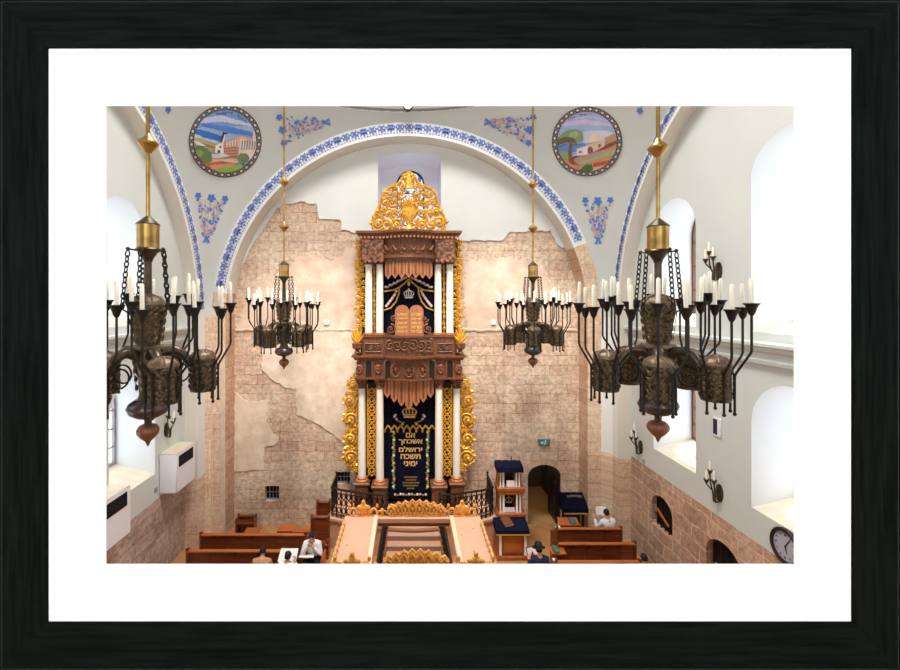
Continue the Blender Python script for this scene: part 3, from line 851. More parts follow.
BASEZ = 1.87
def make_chandelier(label, loc, rz, rod_top):
    t = thing('chandelier', label, 'chandelier', loc, rz, 'bronze candle chandeliers')
    Z = lambda z: z + BASEZ
    L = dict(local=True)
    obj('ceiling_rod', MB().tube([(0, 0, Z(1.05)), (0, 0, Z(rod_top))], .026, 10), M['brass'], t, **L)
    for z in (2.02, 3.24):
        obj('diamond_knob', MB().lathe([(.026, z + .13), (.04, z + .1), (.125, z + .015), (.125, z - .01), (.045, z - .11), (.026, z - .12)], (0, 0, BASEZ), 16), M['brass'], t, smooth=20, **L)
    obj('sleeve_cap', MB().lathe([(.026, 1.09), (.05, 1.07), (.138, .99), (.14, .975), (.02, .97)], (0, 0, BASEZ), 24), M['bronze2'], t, smooth=25, **L)
    obj('brass_sleeve', MB().lathe([(.132, .98), (.132, .68), (.1, .66)], (0, 0, BASEZ), 24), M['brass'], t, smooth=25, **L)
    w = MB().lathe([(.13, .68), (.15, .66), (.11, .62), (.06, .54), (.05, .5)], (0, 0, BASEZ), 20)
    for k in range(5):
        a = -PI / 2 + 2 * PI * (k + .5) / 5
        w.tube([(.1 * math.cos(a), .1 * math.sin(a), Z(.64)), (.21 * math.cos(a), .21 * math.sin(a), Z(.66))], .012, 6)
        w.ball((.22 * math.cos(a), .22 * math.sin(a), Z(.66)), .026, 8, 6)
    obj('chain_hub', w, M['bronze2'], t, **L)
    obj('stem', MB().tube([(0, 0, Z(.52)), (0, 0, Z(.02))], .045, 12), M['bronze2'], t, **L)
    for k in range(5):
        a = -PI / 2 + 2 * PI * (k + .5) / 5; w = MB()
        p0 = Vector((.22 * math.cos(a), .22 * math.sin(a), Z(.63))); p1 = Vector((.285 * math.cos(a), .285 * math.sin(a), Z(-.1)))
        nl = 11; d = (p1 - p0) / nl; u = d.normalized(); s1 = u.orthogonal().normalized(); s2 = u.cross(s1)
        for q in range(nl):
            c_ = p0 + d * (q + .5); sd = s1 if q % 2 else s2
            w.tube([c_ + u * (d.length * .66) * math.cos(2 * PI * i / 10) + sd * .026 * math.sin(2 * PI * i / 10) for i in range(10)], .0085, 5, True)
        w.tube([p1, (.2 * math.cos(a), .2 * math.sin(a), Z(-.16))], .01, 5)
        obj('chain', w, M['iron'], t, **L)
    w = MB().lathe([(.135, -.56), (.15, -.5), (.175, -.3), (.205, -.14), (.21, -.06), (.2, -.04)], (0, 0, BASEZ), 24)
    mid = MB(); leaf_rows(mid, .16, Z(-.52), Z(-.1), 9, 0, 4, .205); w.v, nf = w.v, len(w.v)
    w.add(mid.v, mid.f)
    body = obj('lantern_body', w, M['bronze'], t, **L)
    w = MB().lathe([(.215, -.05), (.2, -.01), (.15, .04), (.07, .07), (.03, .075)], (0, 0, BASEZ), 20, lobes=8, amp=.03)
    for k in range(8):
        a = 2 * PI * k / 8
        w.tube([(.2 * math.cos(a), .2 * math.sin(a), Z(-.01)), (.15 * math.cos(a), .15 * math.sin(a), Z(.05)), (.05 * math.cos(a), .05 * math.sin(a), Z(.085))], .012, 5)
    obj('lantern_cap', w, M['bronzecap'], t, **L)
    w = MB()
    oc = lambda r, z: [(r * math.cos(2 * PI * k / 5 + PI / 5 - PI / 2), r * math.sin(2 * PI * k / 5 + PI / 5 - PI / 2), Z(z)) for k in range(5)]
    w.loft([oc(.16, -.56), oc(.21, -.57), oc(.21, -.61), oc(.15, -.65), oc(.13, -.66)])
    w.add(oc(.16, -.56), [tuple(range(5))])
    obj('arm_plate', w, M['bronzecap'], t, smooth=0, **L)
    w = MB().lathe([(.15, -.63), (.165, -.7), (.15, -.85), (.11, -1.0), (.1, -1.2), (.12, -1.25)], (0, 0, BASEZ), 20)
    mid = MB(); leaf_rows(mid, .12, Z(-1.15), Z(-.72), 8, 0, 4, .16); w.add(mid.v, mid.f)
    obj('lower_body', w, M['bronze2'], t, **L)
    obj('glass_bulb', MB().lathe([(.06, -1.23), (.15, -1.26), (.22, -1.31), (.25, -1.37), (.22, -1.44), (.14, -1.49), (.05, -1.51)], (0, 0, BASEZ), 28), M['darkglass'], t, smooth=80, **L)
    obj('collar', MB().lathe([(.055, -1.5), (.045, -1.54), (.045, -1.6), (.06, -1.61)], (0, 0, BASEZ), 16), M['bronze2'], t, **L)
    obj('finial', MB().lathe([(.05, -1.58), (.1, -1.6), (.13, -1.65), (.125, -1.7), (.08, -1.76), (.035, -1.8), (.015, -1.85), (.004, -1.87)], (0, 0, BASEZ), 32, lobes=12, amp=.05), M['copper'], t, smooth=60, **L)
    RC = .64
    # first arm with its lantern and five candle branches, then the other four from copies
    def arm_meshes():
        out = []
        def P(r, s, z): return (s, -r, Z(z))          # first arm points to -y
        pts = [P(.1, 0, -.72), P(.2, 0, -.66), P(.3, 0, -.64), P(.39, 0, -.69), P(.45, 0, -.77), P(.5, 0, -.86)]
        out.append(('arm', MB().tube(pts, [.075, .072, .066, .06, .056, .05], 10), M['bronze2']))
        w = MB()
        w.tube([P(.36 + .12 * math.cos(q), 0, -.95 + .12 * math.sin(q)) for q in [PI * .1 + 1.75 * PI * i / 16 for i in range(17)]], .012, 6)
        out.append(('scroll', w, M['iron']))
        c_ = (0, -RC, 0)
        w = MB().lathe([(.03, -1.215), (.155, -1.21), (.165, -1.19), (.162, -.8), (.17, -.77), (.165, -.75)], (c_[0], c_[1], BASEZ), 22)
        mid = MB(); leaf_rows(mid, .162, Z(-1.17), Z(-.8), 9, 0, 5)
        w.add([(x + c_[0], y + c_[1], z) for x, y, z in mid.v], mid.f)
        out.append(('canister', w, M['bronze']))
        w = MB().lathe([(.172, -.77), (.168, -.745), (.13, -.7), (.075, -.675), (.04, -.668), (.028, -.655), (.005, -.65)], (c_[0], c_[1], BASEZ), 22)
        for k in range(7):
            a = 2 * PI * k / 7
            w.tube([(.165 * math.cos(a), c_[1] + .165 * math.sin(a), Z(-.74)), (.12 * math.cos(a), c_[1] + .12 * math.sin(a), Z(-.69)), (.04 * math.cos(a), c_[1] + .04 * math.sin(a), Z(-.66))], .011, 5)
        out.append(('canister_cap', w, M['bronzecap']))
        for q in (-104, -52, 0, 52, 104):
            a = -PI / 2 + math.radians(q)
            ux, uy = math.cos(a), math.sin(a)
            B = lambda r, z: (r * ux, c_[1] + r * uy, Z(z))
            o = .35 if abs(q) < 90 else .32
            dz = {-104: .02, -52: -.07, 0: .0, 52: -.05, 104: -.02}[q]
            w = MB().tube([B(.19, -1.33), B(.19, -.9), B(.2, -.86), B(o - .015, -.62 + dz), B(o, -.58 + dz), B(o, -.15 + dz)], .014, 7)
            w.ball(B(.19, -1.34), .022, 8, 6); w.tube([B(.15, -1.1), B(.19, -1.1)], .014, 6); w.tube([B(.15, -.84), B(.19, -.88)], .014, 6)
            out.append(('candle_arm', w, M['iron']))
            bx, by, _ = B(o, 0)
            out.append(('candle_cup', MB().lathe([(.018, -.17), (.035, -.14), (.05, -.09), (.066, -.05), (.084, -.035), (.084, -.025), (.045, -.03)], (bx, by, BASEZ + dz), 12), M['iron']))
            lr = random.Random(int(q) + 5); dx_, dy_ = lr.uniform(-.008, .008), lr.uniform(-.008, .008)
            out.append(('candle', MB().tube([(bx, by, Z(-.05 + dz)), (bx + dx_, by + dy_, Z(.1 + dz)), (bx + 2 * dx_, by + 2 * dy_, Z(.245 + dz)), (bx + 2 * dx_, by + 2 * dy_, Z(.265 + dz))], [.0235, .0235, .0225, .011], 9), M['candle']))
        return out
    first = [obj(n_, w_, m_, t, local=True) for n_, w_, m_ in arm_meshes()]
    for k in range(1, 5):
        for o in first:
            c2 = o.copy(); COL.objects.link(c2); c2.parent = t; c2.rotation_euler = (0, 0, 2 * PI * k / 5)
            if k in (2, 3) and o.name.split('.')[0] in ('candle_arm', 'candle_cup', 'candle'): c2.location.z = .11
    return t

def ch_loc(px, Y): return (xp(px, Y), Y, ZC - BASEZ)
def dome_h(px, Y):
    q = math.hypot(xp(px, Y), Y - YC)
    return ZS + HR + 2.6 + math.sqrt(max(.1, (rr_ - .05) ** 2 - q * q)) - ZC + .05
CH = [('large bronze candle chandelier at front right, before the tall right arched windows', 658, 5.82, math.radians(-29.6)),
      ('large bronze candle chandelier at front left, cut off by the left mat edge', 148, 5.66, math.radians(45)),
      ('smaller looking back left bronze chandelier hanging before the peeling plaster left of the ark', 284, 12.0, math.radians(51.7)),
      ('smaller looking back right bronze chandelier hanging before the stone wall right of the ark', 533, 12.25, math.radians(-14))]
ch0 = make_chandelier(CH[0][0], ch_loc(CH[0][1], CH[0][2]), CH[0][3], dome_h(CH[0][1], CH[0][2]))
for lab, px, Y, rz in CH[1:]:
    t = dup(ch0, ch_loc(px, Y), rz, lab)
    top = dome_h(px, Y)
    for ch in kids(t):
        if ch.name.startswith('ceiling_rod'):
            k0 = dome_h(CH[0][1], CH[0][2])
            ch.data = ch.data.copy()
            zmax = max(v.co.z for v in ch.data.vertices)
            for v in ch.data.vertices:
                if v.co.z > zmax - .2: v.co.z += top - k0

# ------------------------------------------------------------------ wall sconces
def make_sconce(label, s, y, z):
    """local: wall plane x=0, room towards -x"""
    t = thing('wall_sconce', label, 'wall lamp', (s * XW, y, z), 0 if s > 0 else PI, 'iron candle sconces')
    w = MB(); n = 18
    e = lambda x, q: [(x, q * .11 * math.cos(2 * PI * i / n), .0 + q * .2 * math.sin(2 * PI * i / n)) for i in range(n)]
    w.loft([e(0, 1), e(-.03, 1), e(-.045, .85), e(-.05, .3)]); w.add(e(-.05, .3), [tuple(range(n))])
    obj('backplate', w, M['bronze2'], t, local=True)
    for yy, zt, out in ((.09, .46, .12), (-.05, .32, .18), (.05, .28, .24)):
        w = MB().tube([(-.05, yy * .3, -.2), (-.12, yy * .4, -.2), (-.13, yy * .6, .02), (-out, yy * 1.5, .16), (-out - .01, yy * 1.6, zt - .08)], .016, 7)
        obj('arm', w, M['bronze2'], t, local=True)
        c_ = (-out - .01, yy * 1.6, zt)
        obj('candle_cup', MB().lathe([(.016, -.1), (.03, -.07), (.06, -.01), (.065, 0), (.03, 0)], c_, 12), M['bronze2'], t, local=True)
        obj('candle', MB().lathe([(.022, 0), (.022, .19), (.008, .22)], c_, 10), M['candle'], t, local=True)
    return t
def wall_at(px, py, s):
    Y = FPX * XW / abs(px - VX)
    return Y, zp(py, Y)
sc = [(1, 641, 447, 'iron candle sconce low on the right wall, between the pier and the far window'), (1, 720, 493, 'iron candle sconce low on the right wall between the two lower windows'),
      (1, 719, 271, 'iron candle sconce high on the right wall between the two upper windows')]
s0 = None
for s, px, py, lab in sc:
    y, z = wall_at(px, py, s)
    if s0 is None: s0 = make_sconce(lab, s, y, z)
    else: dup(s0, (s * XW, y, z), 0, lab)
y, z = wall_at(166, 430, -1)
dup(s0, (-XW, y, z), PI, 'iron candle sconce on the left wall above the far white box')

# ------------------------------------------------------------------ wall fittings
def ac_box(y0, y1, label):
    t = thing('air_conditioner', label, 'air conditioner', (-XW, (y0 + y1) / 2, R(-5.42)), 0, 'white boxes on the left wall')
    xf = -6.5
    obj('casing', MB().bbox(-XW + .004, xf, y0, y1, R(-5.42), R(-4.31), .025), M['ac'], t)
    w = MB(); w.box(xf, xf + .006, y0 + .12, y1 - .15, R(-4.72), R(-4.4))
    g = obj('grille', w, M['dark'], t)
    w = MB()
    for k in range(5): w.box(xf + .004, xf + .014, y0 + .13, y1 - .16, R(-4.7 + k * .065), R(-4.7 + k * .065 + .012))
    obj('louvre', w, M['black'], g)
    obj('top_cover', MB().box(-XW + .004, xf, y0, y1, R(-4.31), R(-4.3)), M['sill'], t)
ac_box(12.36, 13.45, 'white box with dark grille on the left wall beyond the window, farther one')
ac_box(9.2, 10.33, 'white box with dark grille on the left wall at the mat edge, nearer one')

Yc_, zc2 = wall_at(787, 546.5, 1)
t = thing('wall_clock', 'round wall clock with grey face and dark rim on the right stone wall', 'clock', (XW, Yc_, zc2))
w = MB(); n = 36
e = lambda x, r: [(x, Yc_ + r * math.cos(2 * PI * i / n), zc2 + r * math.sin(2 * PI * i / n)) for i in range(n)]
w.loft([e(XW, .33), e(XW - .05, .33), e(XW - .07, .31), e(XW - .06, .265), e(XW - .03, .26)])
obj('rim', w, M['clockrim'], t)
fc = obj('face', MB().add(e(XW - .032, .265), [tuple(range(n))]), M['clockface'], t)
w = MB()
for i in range(12):
    a = 2 * PI * i / 12; 
    big = i % 3 == 0
    w.tube([(XW - .034, Yc_ + r * math.sin(a), zc2 + r * math.cos(a)) for r in (.19, .225)], .012 if big else .008, 5)
obj('hour_mark', w, M['black'], fc)
for ang, ln, nm in ((math.radians(200), .12, 'hour_hand'), (math.radians(-32), .19, 'minute_hand')):
    obj(nm, MB().tube([(XW - .04, Yc_, zc2), (XW - .04, Yc_ + ln * math.sin(ang), zc2 + ln * math.cos(ang))], [.012, .005], 6), M['black'], t)

y, z = wall_at(718, 427, 1)
t = thing('wall_panel', 'small dark blue panel in a white surround on the right wall above the sconce', 'wall panel', (XW, y, z))
obj('surround', MB().bbox(XW - .04, XW, y - .13, y + .13, z - .21, z + .21, .01), M['ac'], t)
obj('display', MB().box(XW - .045, XW - .038, y - .03, y + .1, z - .17, z + .17), mat('dark_blue_panel', lin(24, 32, 70), .3), t)

y, z = wall_at(644, 461, 1)
o = obj('wall_socket', MB().bbox(XW - .03, XW, y - .05, y + .05, z - .06, z + .06, .008), M['frost'], origin=(XW, y, z))
tag(o, 'small grey fitting under the far sconce on the right wall', 'wall fitting')
y, z = wall_at(155.5, 490, -1)
o = obj('wall_socket', MB().bbox(-XW, -XW + .03, y - .06, y + .06, z - .07, z + .07, .008), M['frost'], origin=(-XW, y, z))
tag(o, 'small grey fitting on the left wall beside the far white box', 'wall fitting')

t = thing('exit_sign', 'small green exit sign with white figure on the stone wall above the doorway', 'sign', (xp(543, YB), YB, zp(446, YB)))
w = MB().prism([(xp(537, YB), zp(439, YB)), (xp(549.5, YB), zp(439, YB)), (xp(548, YB), zp(445.5, YB)), (xp(539, YB), zp(445.5, YB))], YB - .08, YB)
obj('panel', w, mat('green_sign', lin(52, 112, 118), .4, emit=lin(40, 120, 124), estr=.12), t, smooth=0)
w = MB(); sx, sz = xp(544.5, YB), zp(442, YB)
w.ball((sx + .01, YB - .085, sz + .075), (.02, .006, .02), 8, 6)
for p in (((0, .05), (-.01, -.02)), ((-.01, -.02), (.05, -.05)), ((-.01, -.02), (-.05, -.08)), ((0, .04), (.06, .01)), ((0, .04), (-.06, .03))):
    w.tube([(sx + a, YB - .085, sz + c_) for a, c_ in p], .009, 5)
w.prism([(sx - .16, sz - .02), (sx - .11, sz - .02), (sx - .11, sz - .05), (sx - .06, sz + .0), (sx - .11, sz + .05), (sx - .11, sz + .02), (sx - .16, sz + .02)], YB - .088, YB - .082)
obj('pictogram', w, M['paper'], t)

for i, (px, py) in enumerate(((327, 322.5), (493, 322.5))):
    x, z = xp(px, YB), zp(py, YB)
    t = thing('wall_plate', 'small white wall plate on the pale wall %s the ark' % ('left of' if i == 0 else 'right of'), 'wall lamp', (x, YB, z))
    obj('housing', MB().bbox(x - .09, x + .09, YB - .08, YB - .005, z - .09, z + .09, .02), M['ac'], t)
    obj('plate_face', MB().box(x - .06, x + .06, YB - .088, YB - .079, z - .06, z + .06), mat('glowing_plate_face', (.9, .9, .88, 1), .5, emit=(1, 1, .97, 1), estr=.5), t)  # wall plate is no lamp; a faint glow is added to its face

sp = Vector((X0 - .0, YC + rr_ - .12, ZS + HR + .02))
t = thing('spotlight', 'small round white spotlight in a black ring under the dome cornice', 'spotlight', sp)
w = MB(); n = 20; cx_, cz_ = xp(408, sp.y), zp(107.5, sp.y)
e = lambda y, r: [(cx_ + r * math.cos(2 * PI * i / n), y, cz_ + r * .85 * math.sin(2 * PI * i / n)) for i in range(n)]
w.loft([e(sp.y + .1, .12), e(sp.y - .1, .16), e(sp.y - .12, .16), e(sp.y - .12, .115), e(sp.y - .08, .11)])
obj('housing', w, M['black'], t)
obj('lens', MB().add(e(sp.y - .085, .115), [tuple(range(n))]), mat('lamp_lens', (.9, .9, .9, 1), .3, emit=(1, 1, 1, 1), estr=1.0), t)

# ------------------------------------------------------------------ painted roundels on the pendentives
def roundel(cx, cy, rp, label, paint):
    pc = sphere_pt(cx, cy, .0); nrm = (Vector((X0, YC, ZS)) - pc).normalized()
    t = thing('painted_roundel', label, 'wall painting', pc)
    def on(px, py, off):
        d = Vector(((px - VX) / FPX, 1, -(py - VY) / FPX))
        q0 = pc + nrm * (.075 + off)
        k = (q0 - CAM0).dot(nrm) / d.dot(nrm)
        return CAM0 + d * k
    n = 48
    C = lambda r, off: [on(cx + r * math.cos(2 * PI * i / n), cy + r * math.sin(2 * PI * i / n), off) for i in range(n)]
    w = MB(); w.loft([C(rp, -.1), C(rp, .0), C(rp - 4.6, .0)], mi=0)
    for k in range(32):
        a = 2 * PI * (k + .5) / 32
        r_ = rp - 2.3
        w.add([on(x, y, .006) for x, y in blob(cx + r_ * math.cos(a), cy + r_ * math.sin(a), 1.55, 1.15, a + PI / 2, 8)], [tuple(range(8))], 1)
        a = 2 * PI * k / 32
        for rr2 in (rp - .9, rp - 3.8):
            w.add([on(x, y, .006) for x, y in blob(cx + rr2 * math.cos(a), cy + rr2 * math.sin(a), .9, .6, a, 6)], [tuple(range(6))], 2)
    for r_ in (rp - .15, rp - 4.6):
        w.tube(C(r_, .004), .012, 5, True, mi=3)
    obj('border', w, [mat('grey_blue_border', lin(92, 98, 110), .9), mat('pale_gold_bead', lin(236, 206, 160), .9), M['blue2'], mat('roundel_line', lin(92, 84, 74), .9)], t, smooth=0)
    ri = rp - 4.7
    w = MB(); mats_ = []; idx = {}
    def clip(pts):
        out = []
        # densify, then pull every point into the disc
        for i in range(len(pts)):
            a, b_ = Vector(pts[i]), Vector(pts[(i + 1) % len(pts)])
            k = max(1, int((b_ - a).length / 3))
            for j in range(k): out.append(a + (b_ - a) * j / k)
        res = []
        for p in out:
            d = p - Vector((cx, cy))
            if d.length > ri - .1: p = Vector((cx, cy)) + d.normalized() * (ri - .1)
            res.append((p.x, p.y))
        return res
    cnt = [0]
    def P(pts, col):
        if col not in idx:
            idx[col] = len(mats_); mats_.append(mat('roundel_paint', lin(*col), .9, noise=.16, nscale=5))
        cnt[0] += 1
        q = clip(pts); pts3 = [on(x, y, .001 + .0016 * cnt[0]) for x, y in q]
        bm = bmesh.new(); es = []
        # triangulate in photo space, then lift to the disc
        from mathutils.geometry import tessellate_polygon
        tri = tessellate_polygon([[Vector((x, y, 0)) for x, y in q]])
        w.add(pts3, [tuple(t_) for t_ in tri], idx[col]); bm.free()
    P([(cx + ri * math.cos(2 * PI * i / 40), cy + ri * math.sin(2 * PI * i / 40)) for i in range(40)], (170, 190, 226))
    paint(P, t)
    obj('picture', w, mats_, t, smooth=0)
    return t

Z7 = 7.878
def zl(pts): return [(180 + x / Z7, 100 + y / Z7) for x, y in pts]
def zr(pts): return [(545 + x / Z7, 100 + y / Z7) for x, y in pts]
def cloud(P, f_, pts, col): P(ragged(f_(pts), 1.5, .5, len(pts)), col)
def script(P, f_, x0, y0, x1, y1, n, seed, col=(40, 44, 74)):
    """the tiny painted caption, too small to read: a row of brush marks"""
    r = random.Random(seed)
    for k in range(n):
        t = (k + .5) / n; x, y = x0 + (x1 - x0) * t, y0 + (y1 - y0) * t; u = (x1 - x0) / n * .38
        P(f_([(x - u, y - 9), (x + u, y - 9), (x + u, y - 4), (x - u, y - 4)]), col)
        if r.random() < .75: P(f_([(x + u * .3, y - 9), (x + u, y - 9), (x + u, y + 9), (x + u * .3, y + 9)]), col)
        if r.random() < .45: P(f_([(x - u, y + 4), (x + u, y + 4), (x + u, y + 9), (x - u, y + 9)]), col)

def paint_left(P, t):
    f_ = zl
    cloud(P, f_, [(100, 80), (600, 80), (620, 200), (100, 220)], (128, 166, 226))
    cloud(P, f_, [(110, 150), (330, 120), (560, 190), (560, 210), (330, 170), (120, 185)], (206, 214, 236))
    cloud(P, f_, [(110, 225), (230, 250), (330, 285), (320, 325), (200, 300), (100, 260)], (62, 126, 214))
    cloud(P, f_, [(180, 185), (420, 215), (590, 260), (590, 290), (400, 260), (170, 205)], (92, 140, 222))
    cloud(P, f_, [(100, 262), (200, 300), (300, 330), (300, 345), (180, 330), (100, 290)], (214, 216, 226))
    cloud(P, f_, [(95, 290), (180, 305), (250, 330), (330, 350), (330, 430), (100, 420)], (198, 182, 138))
    P(f_([(120, 330), (200, 345), (280, 370), (280, 380), (120, 360)]), (150, 140, 90))
    P(f_([(110, 320), (150, 330), (210, 365), (130, 355)]), (240, 240, 240))
    P(f_([(330, 330), (480, 290), (480, 470), (250, 470), (260, 400), (330, 400)]), (212, 160, 142))
    for k in range(5): P(f_([(365 + k * 22, 330 - k * 6), (375 + k * 22, 327 - k * 6), (375 + k * 22, 365), (365 + k * 22, 367)]), (240, 222, 210))
    for k in range(4): P(f_([(345, 380 + k * 22), (450, 370 + k * 22), (450, 378 + k * 22), (345, 388 + k * 22)]), (186, 120, 106))
    P(f_([(470, 300), (600, 320), (600, 470), (440, 480), (465, 400)]), (240, 224, 208))
    for k in range(6): P(f_([(487 + k * 20, 318), (498 + k * 20, 320), (490 + k * 20, 395), (479 + k * 20, 392)]), (162, 152, 170))
    P(f_([(450, 295), (480, 282), (600, 312), (600, 326), (480, 303), (455, 312)]), (226, 178, 160))
    P(f_([(576, 250), (590, 250), (600, 330), (570, 320)]), (236, 214, 190))
    P(f_([(275, 415), (280, 360), (318, 338), (340, 270), (352, 256), (356, 275), (340, 345), (345, 420)]), (246, 240, 226))
    P(f_([(338, 252), (374, 258), (372, 268), (352, 270), (330, 335), (318, 338)]), (52, 58, 84))
    P(f_([(310, 362), (326, 362), (326, 378), (310, 378)]), (110, 100, 96)); P(f_([(296, 396), (318, 394), (316, 416), (296, 418)]), (96, 84, 76))
    P(f_([(250, 425), (340, 420), (400, 440), (300, 460), (240, 460)]), (216, 214, 222))
    P(f_([(200, 470), (440, 460), (540, 480), (420, 500), (240, 520)]), (226, 190, 160))
    P(f_([(180, 500), (330, 480), (430, 500), (230, 545)]), (196, 112, 84))
    P(f_([(230, 515), (400, 500), (480, 520), (430, 560), (300, 590)]), (222, 160, 120))
    P(f_([(260, 545), (380, 525), (480, 505), (490, 540), (380, 575), (290, 565)]), (150, 186, 84))
    cloud(P, f_, [(105, 375), (150, 355), (210, 380), (250, 420), (250, 480), (200, 500), (130, 470), (100, 420)], (112, 134, 88))
    cloud(P, f_, [(120, 400), (165, 385), (190, 420), (160, 450), (120, 435)], (140, 160, 108))
    P(f_([(150, 470), (175, 470), (215, 530), (190, 530)]), (170, 84, 70))
    cloud(P, f_, [(445, 455), (475, 420), (530, 425), (550, 460), (530, 490), (470, 495)], (120, 140, 96))
    P(f_([(490, 490), (504, 490), (506, 515), (488, 515)]), (120, 90, 66))
    script(P, f_, 280, 112, 415, 105, 8, 3); script(P, f_, 452, 122, 520, 172, 5, 4)
def paint_right(P, t):
    f_ = zr
    cloud(P, f_, [(100, 80), (560, 80), (560, 200), (100, 200)], (178, 184, 226))
    cloud(P, f_, [(110, 180), (330, 150), (540, 190), (540, 215), (330, 190), (110, 210)], (206, 200, 230))
    cloud(P, f_, [(130, 150), (330, 120), (520, 160), (520, 172), (330, 140), (130, 170)], (196, 200, 236))
    cloud(P, f_, [(300, 250), (360, 240), (480, 240), (540, 260), (540, 330), (300, 340)], (214, 214, 232))
    cloud(P, f_, [(100, 355), (200, 350), (320, 340), (320, 380), (200, 420), (100, 400)], (112, 150, 214))
    P(f_([(470, 300), (545, 262), (570, 330), (480, 350)]), (196, 156, 118))
    P(f_([(470, 355), (560, 318), (570, 345), (430, 400), (280, 440), (210, 470), (200, 455)]), (150, 82, 64))
    P(f_([(250, 385), (335, 360), (340, 430), (250, 440)]), (238, 226, 222))
    P(f_([(335, 355), (465, 310), (470, 365), (405, 400), (335, 425)]), (232, 196, 176))
    cloud(P, f_, [(335, 340), (345, 300), (375, 275), (400, 270), (425, 290), (430, 325)], (240, 220, 196))
    P(f_([(335, 395), (345, 372), (365, 368), (378, 385), (378, 410), (338, 422)]), (150, 100, 92))
    P(f_([(420, 350), (440, 345), (440, 370), (420, 375)]), (150, 110, 100)); P(f_([(265, 405), (290, 400), (290, 415), (265, 420)]), (140, 130, 130))
    P(f_([(200, 480), (400, 420), (565, 350), (560, 400), (400, 440), (260, 500)]), (206, 150, 110))
    P(f_([(260, 500), (430, 430), (560, 390), (555, 430), (450, 470), (300, 520)]), (160, 188, 146))
    P(f_([(130, 440), (190, 470), (260, 520), (400, 470), (550, 430), (520, 500), (400, 580), (250, 570), (150, 500)]), (214, 150, 112))
    P(f_([(380, 500), (520, 470), (500, 500), (380, 530)]), (180, 100, 72)); P(f_([(300, 540), (480, 520), (440, 560), (330, 570)]), (230, 186, 150))
    P(f_([(110, 400), (190, 410), (190, 480), (150, 470)]), (140, 170, 120))
    cloud(P, f_, [(90, 300), (170, 245), (240, 232), (295, 260), (295, 310), (240, 350), (170, 335), (95, 355)], (136, 160, 112))
    cloud(P, f_, [(95, 310), (160, 290), (230, 300), (250, 340), (170, 335), (95, 355)], (110, 100, 72))
    cloud(P, f_, [(190, 260), (245, 245), (275, 270), (240, 300), (195, 290)], (160, 184, 136))
    P(f_([(195, 340), (215, 340), (200, 400), (215, 460), (250, 510), (225, 510), (190, 490), (182, 420)]), (150, 84, 70))
    cloud(P, f_, [(270, 550), (310, 515), (370, 505), (380, 550), (330, 570), (280, 572)], (76, 124, 70))
    script(P, f_, 180, 160, 240, 138, 6, 5); script(P, f_, 262, 122, 330, 118, 5, 6)
roundel(225.3, 141.2, 36.2, 'round painting of a pale colonnaded building under a blue sky, left pendentive', paint_left)
roundel(587, 141.5, 34.8, 'round painting of a domed tomb beside a bent tree, right pendentive', paint_right)
# ------------------------------------------------------------------ the ark
AY = 14.2                       # plane of its front blocks
ax = lambda px, Y=AY: xp(px, Y)
az = lambda py, Y=AY: zp(py, Y)
AC = ax(408.8)
PLAT = ZC - 6.8
ark = thing('torah_ark', 'tall two tiered carved walnut ark with white columns, navy curtains and gilded crest', 'ark', (AC, 14.6, PLAT))
HW = ax(434) - AC               # half width of the middle bay

def front_path(xo, bulge, y0, n=18, step=0):
    """plan of a front that is straight at both ends and bows out in the middle"""
    p = [(-xo, y0), (-HW - .02, y0), (-HW, y0 + step)]
    for i in range(n + 1):
        t = -1 + 2 * i / n
        p.append((t * HW, y0 + step - bulge * (1 - t * t)))
    p += [(HW, y0 + step), (HW + .02, y0), (xo, y0)]
    return p

def bowed(w, z0, z1, xo, bulge, y0, yb, grow=0, mi=0, step=0):
    p = front_path(xo, bulge, y0, step=step)
    lo = [(AC + x, y, z0) for x, y in p]; hi = [(AC + x * (1 + grow), y - grow, z1) for x, y in p]
    n = len(p)
    w.add(lo + hi, [(i, i + 1, n + i + 1, n + i) for i in range(n - 1)], mi)
    # side and top, bottom
    for L in (lo, hi):
        c_ = [L[0], L[-1], (L[-1][0], yb, L[-1][2]), (L[0][0], yb, L[0][2])]
        w.add(list(L) + [c_[2], c_[3]], [tuple(range(n + 2))], mi)
    for a in (0, n - 1):
        w.add([lo[a], hi[a], (hi[a][0], yb, hi[a][2]), (lo[a][0], yb, lo[a][2])], [(0, 1, 2, 3)], mi)

def spiral(w, cx, cy, r, turns, d, Y, tube=None, a0=0, n=22, mi=0, dome=.05):
    """a carved scroll; centre and radius in photo pixels at depth Y"""
    k = Y / FPX; path = []; rs = []
    for i in range(n + 1):
        t = i / n; a = a0 + d * turns * 2 * PI * t; q = r * (1 - .88 * t)
        path.append((ax(cx, Y) + q * k * math.cos(a), Y - dome * t, az(cy, Y) + q * k * math.sin(a)))
        rs.append((tube or r * .17) * k * (1 - .25 * t))
    w.tube(path, rs, 6, mi=mi)
    w.ball(path[-1], rs[-1] * 1.6, 7, 5, mi)

def leaf(w, cx, cy, L, W, ang, Y, mi=0, lift=.05):
    k = Y / FPX; u = (math.cos(ang), math.sin(ang)); v = (-u[1], u[0])
    P = lambda a, b_, o: (ax(cx, Y) + k * (u[0] * a + v[0] * b_), Y - o, az(cy, Y) + k * (u[1] * a + v[1] * b_))
    w.add([P(0, 0, 0), P(L * .45, W, .0), P(L, 0, lift * .6), P(L * .45, -W, .0), P(L * .4, 0, lift)],
          [(0, 4, 1), (1, 4, 2), (2, 4, 3), (3, 4, 0)], mi)
    w.add([P(0, 0, -.02), P(L * .45, W, -.02), P(L, 0, -.02), P(L * .45, -W, -.02)], [(0, 1, 2, 3)], mi)

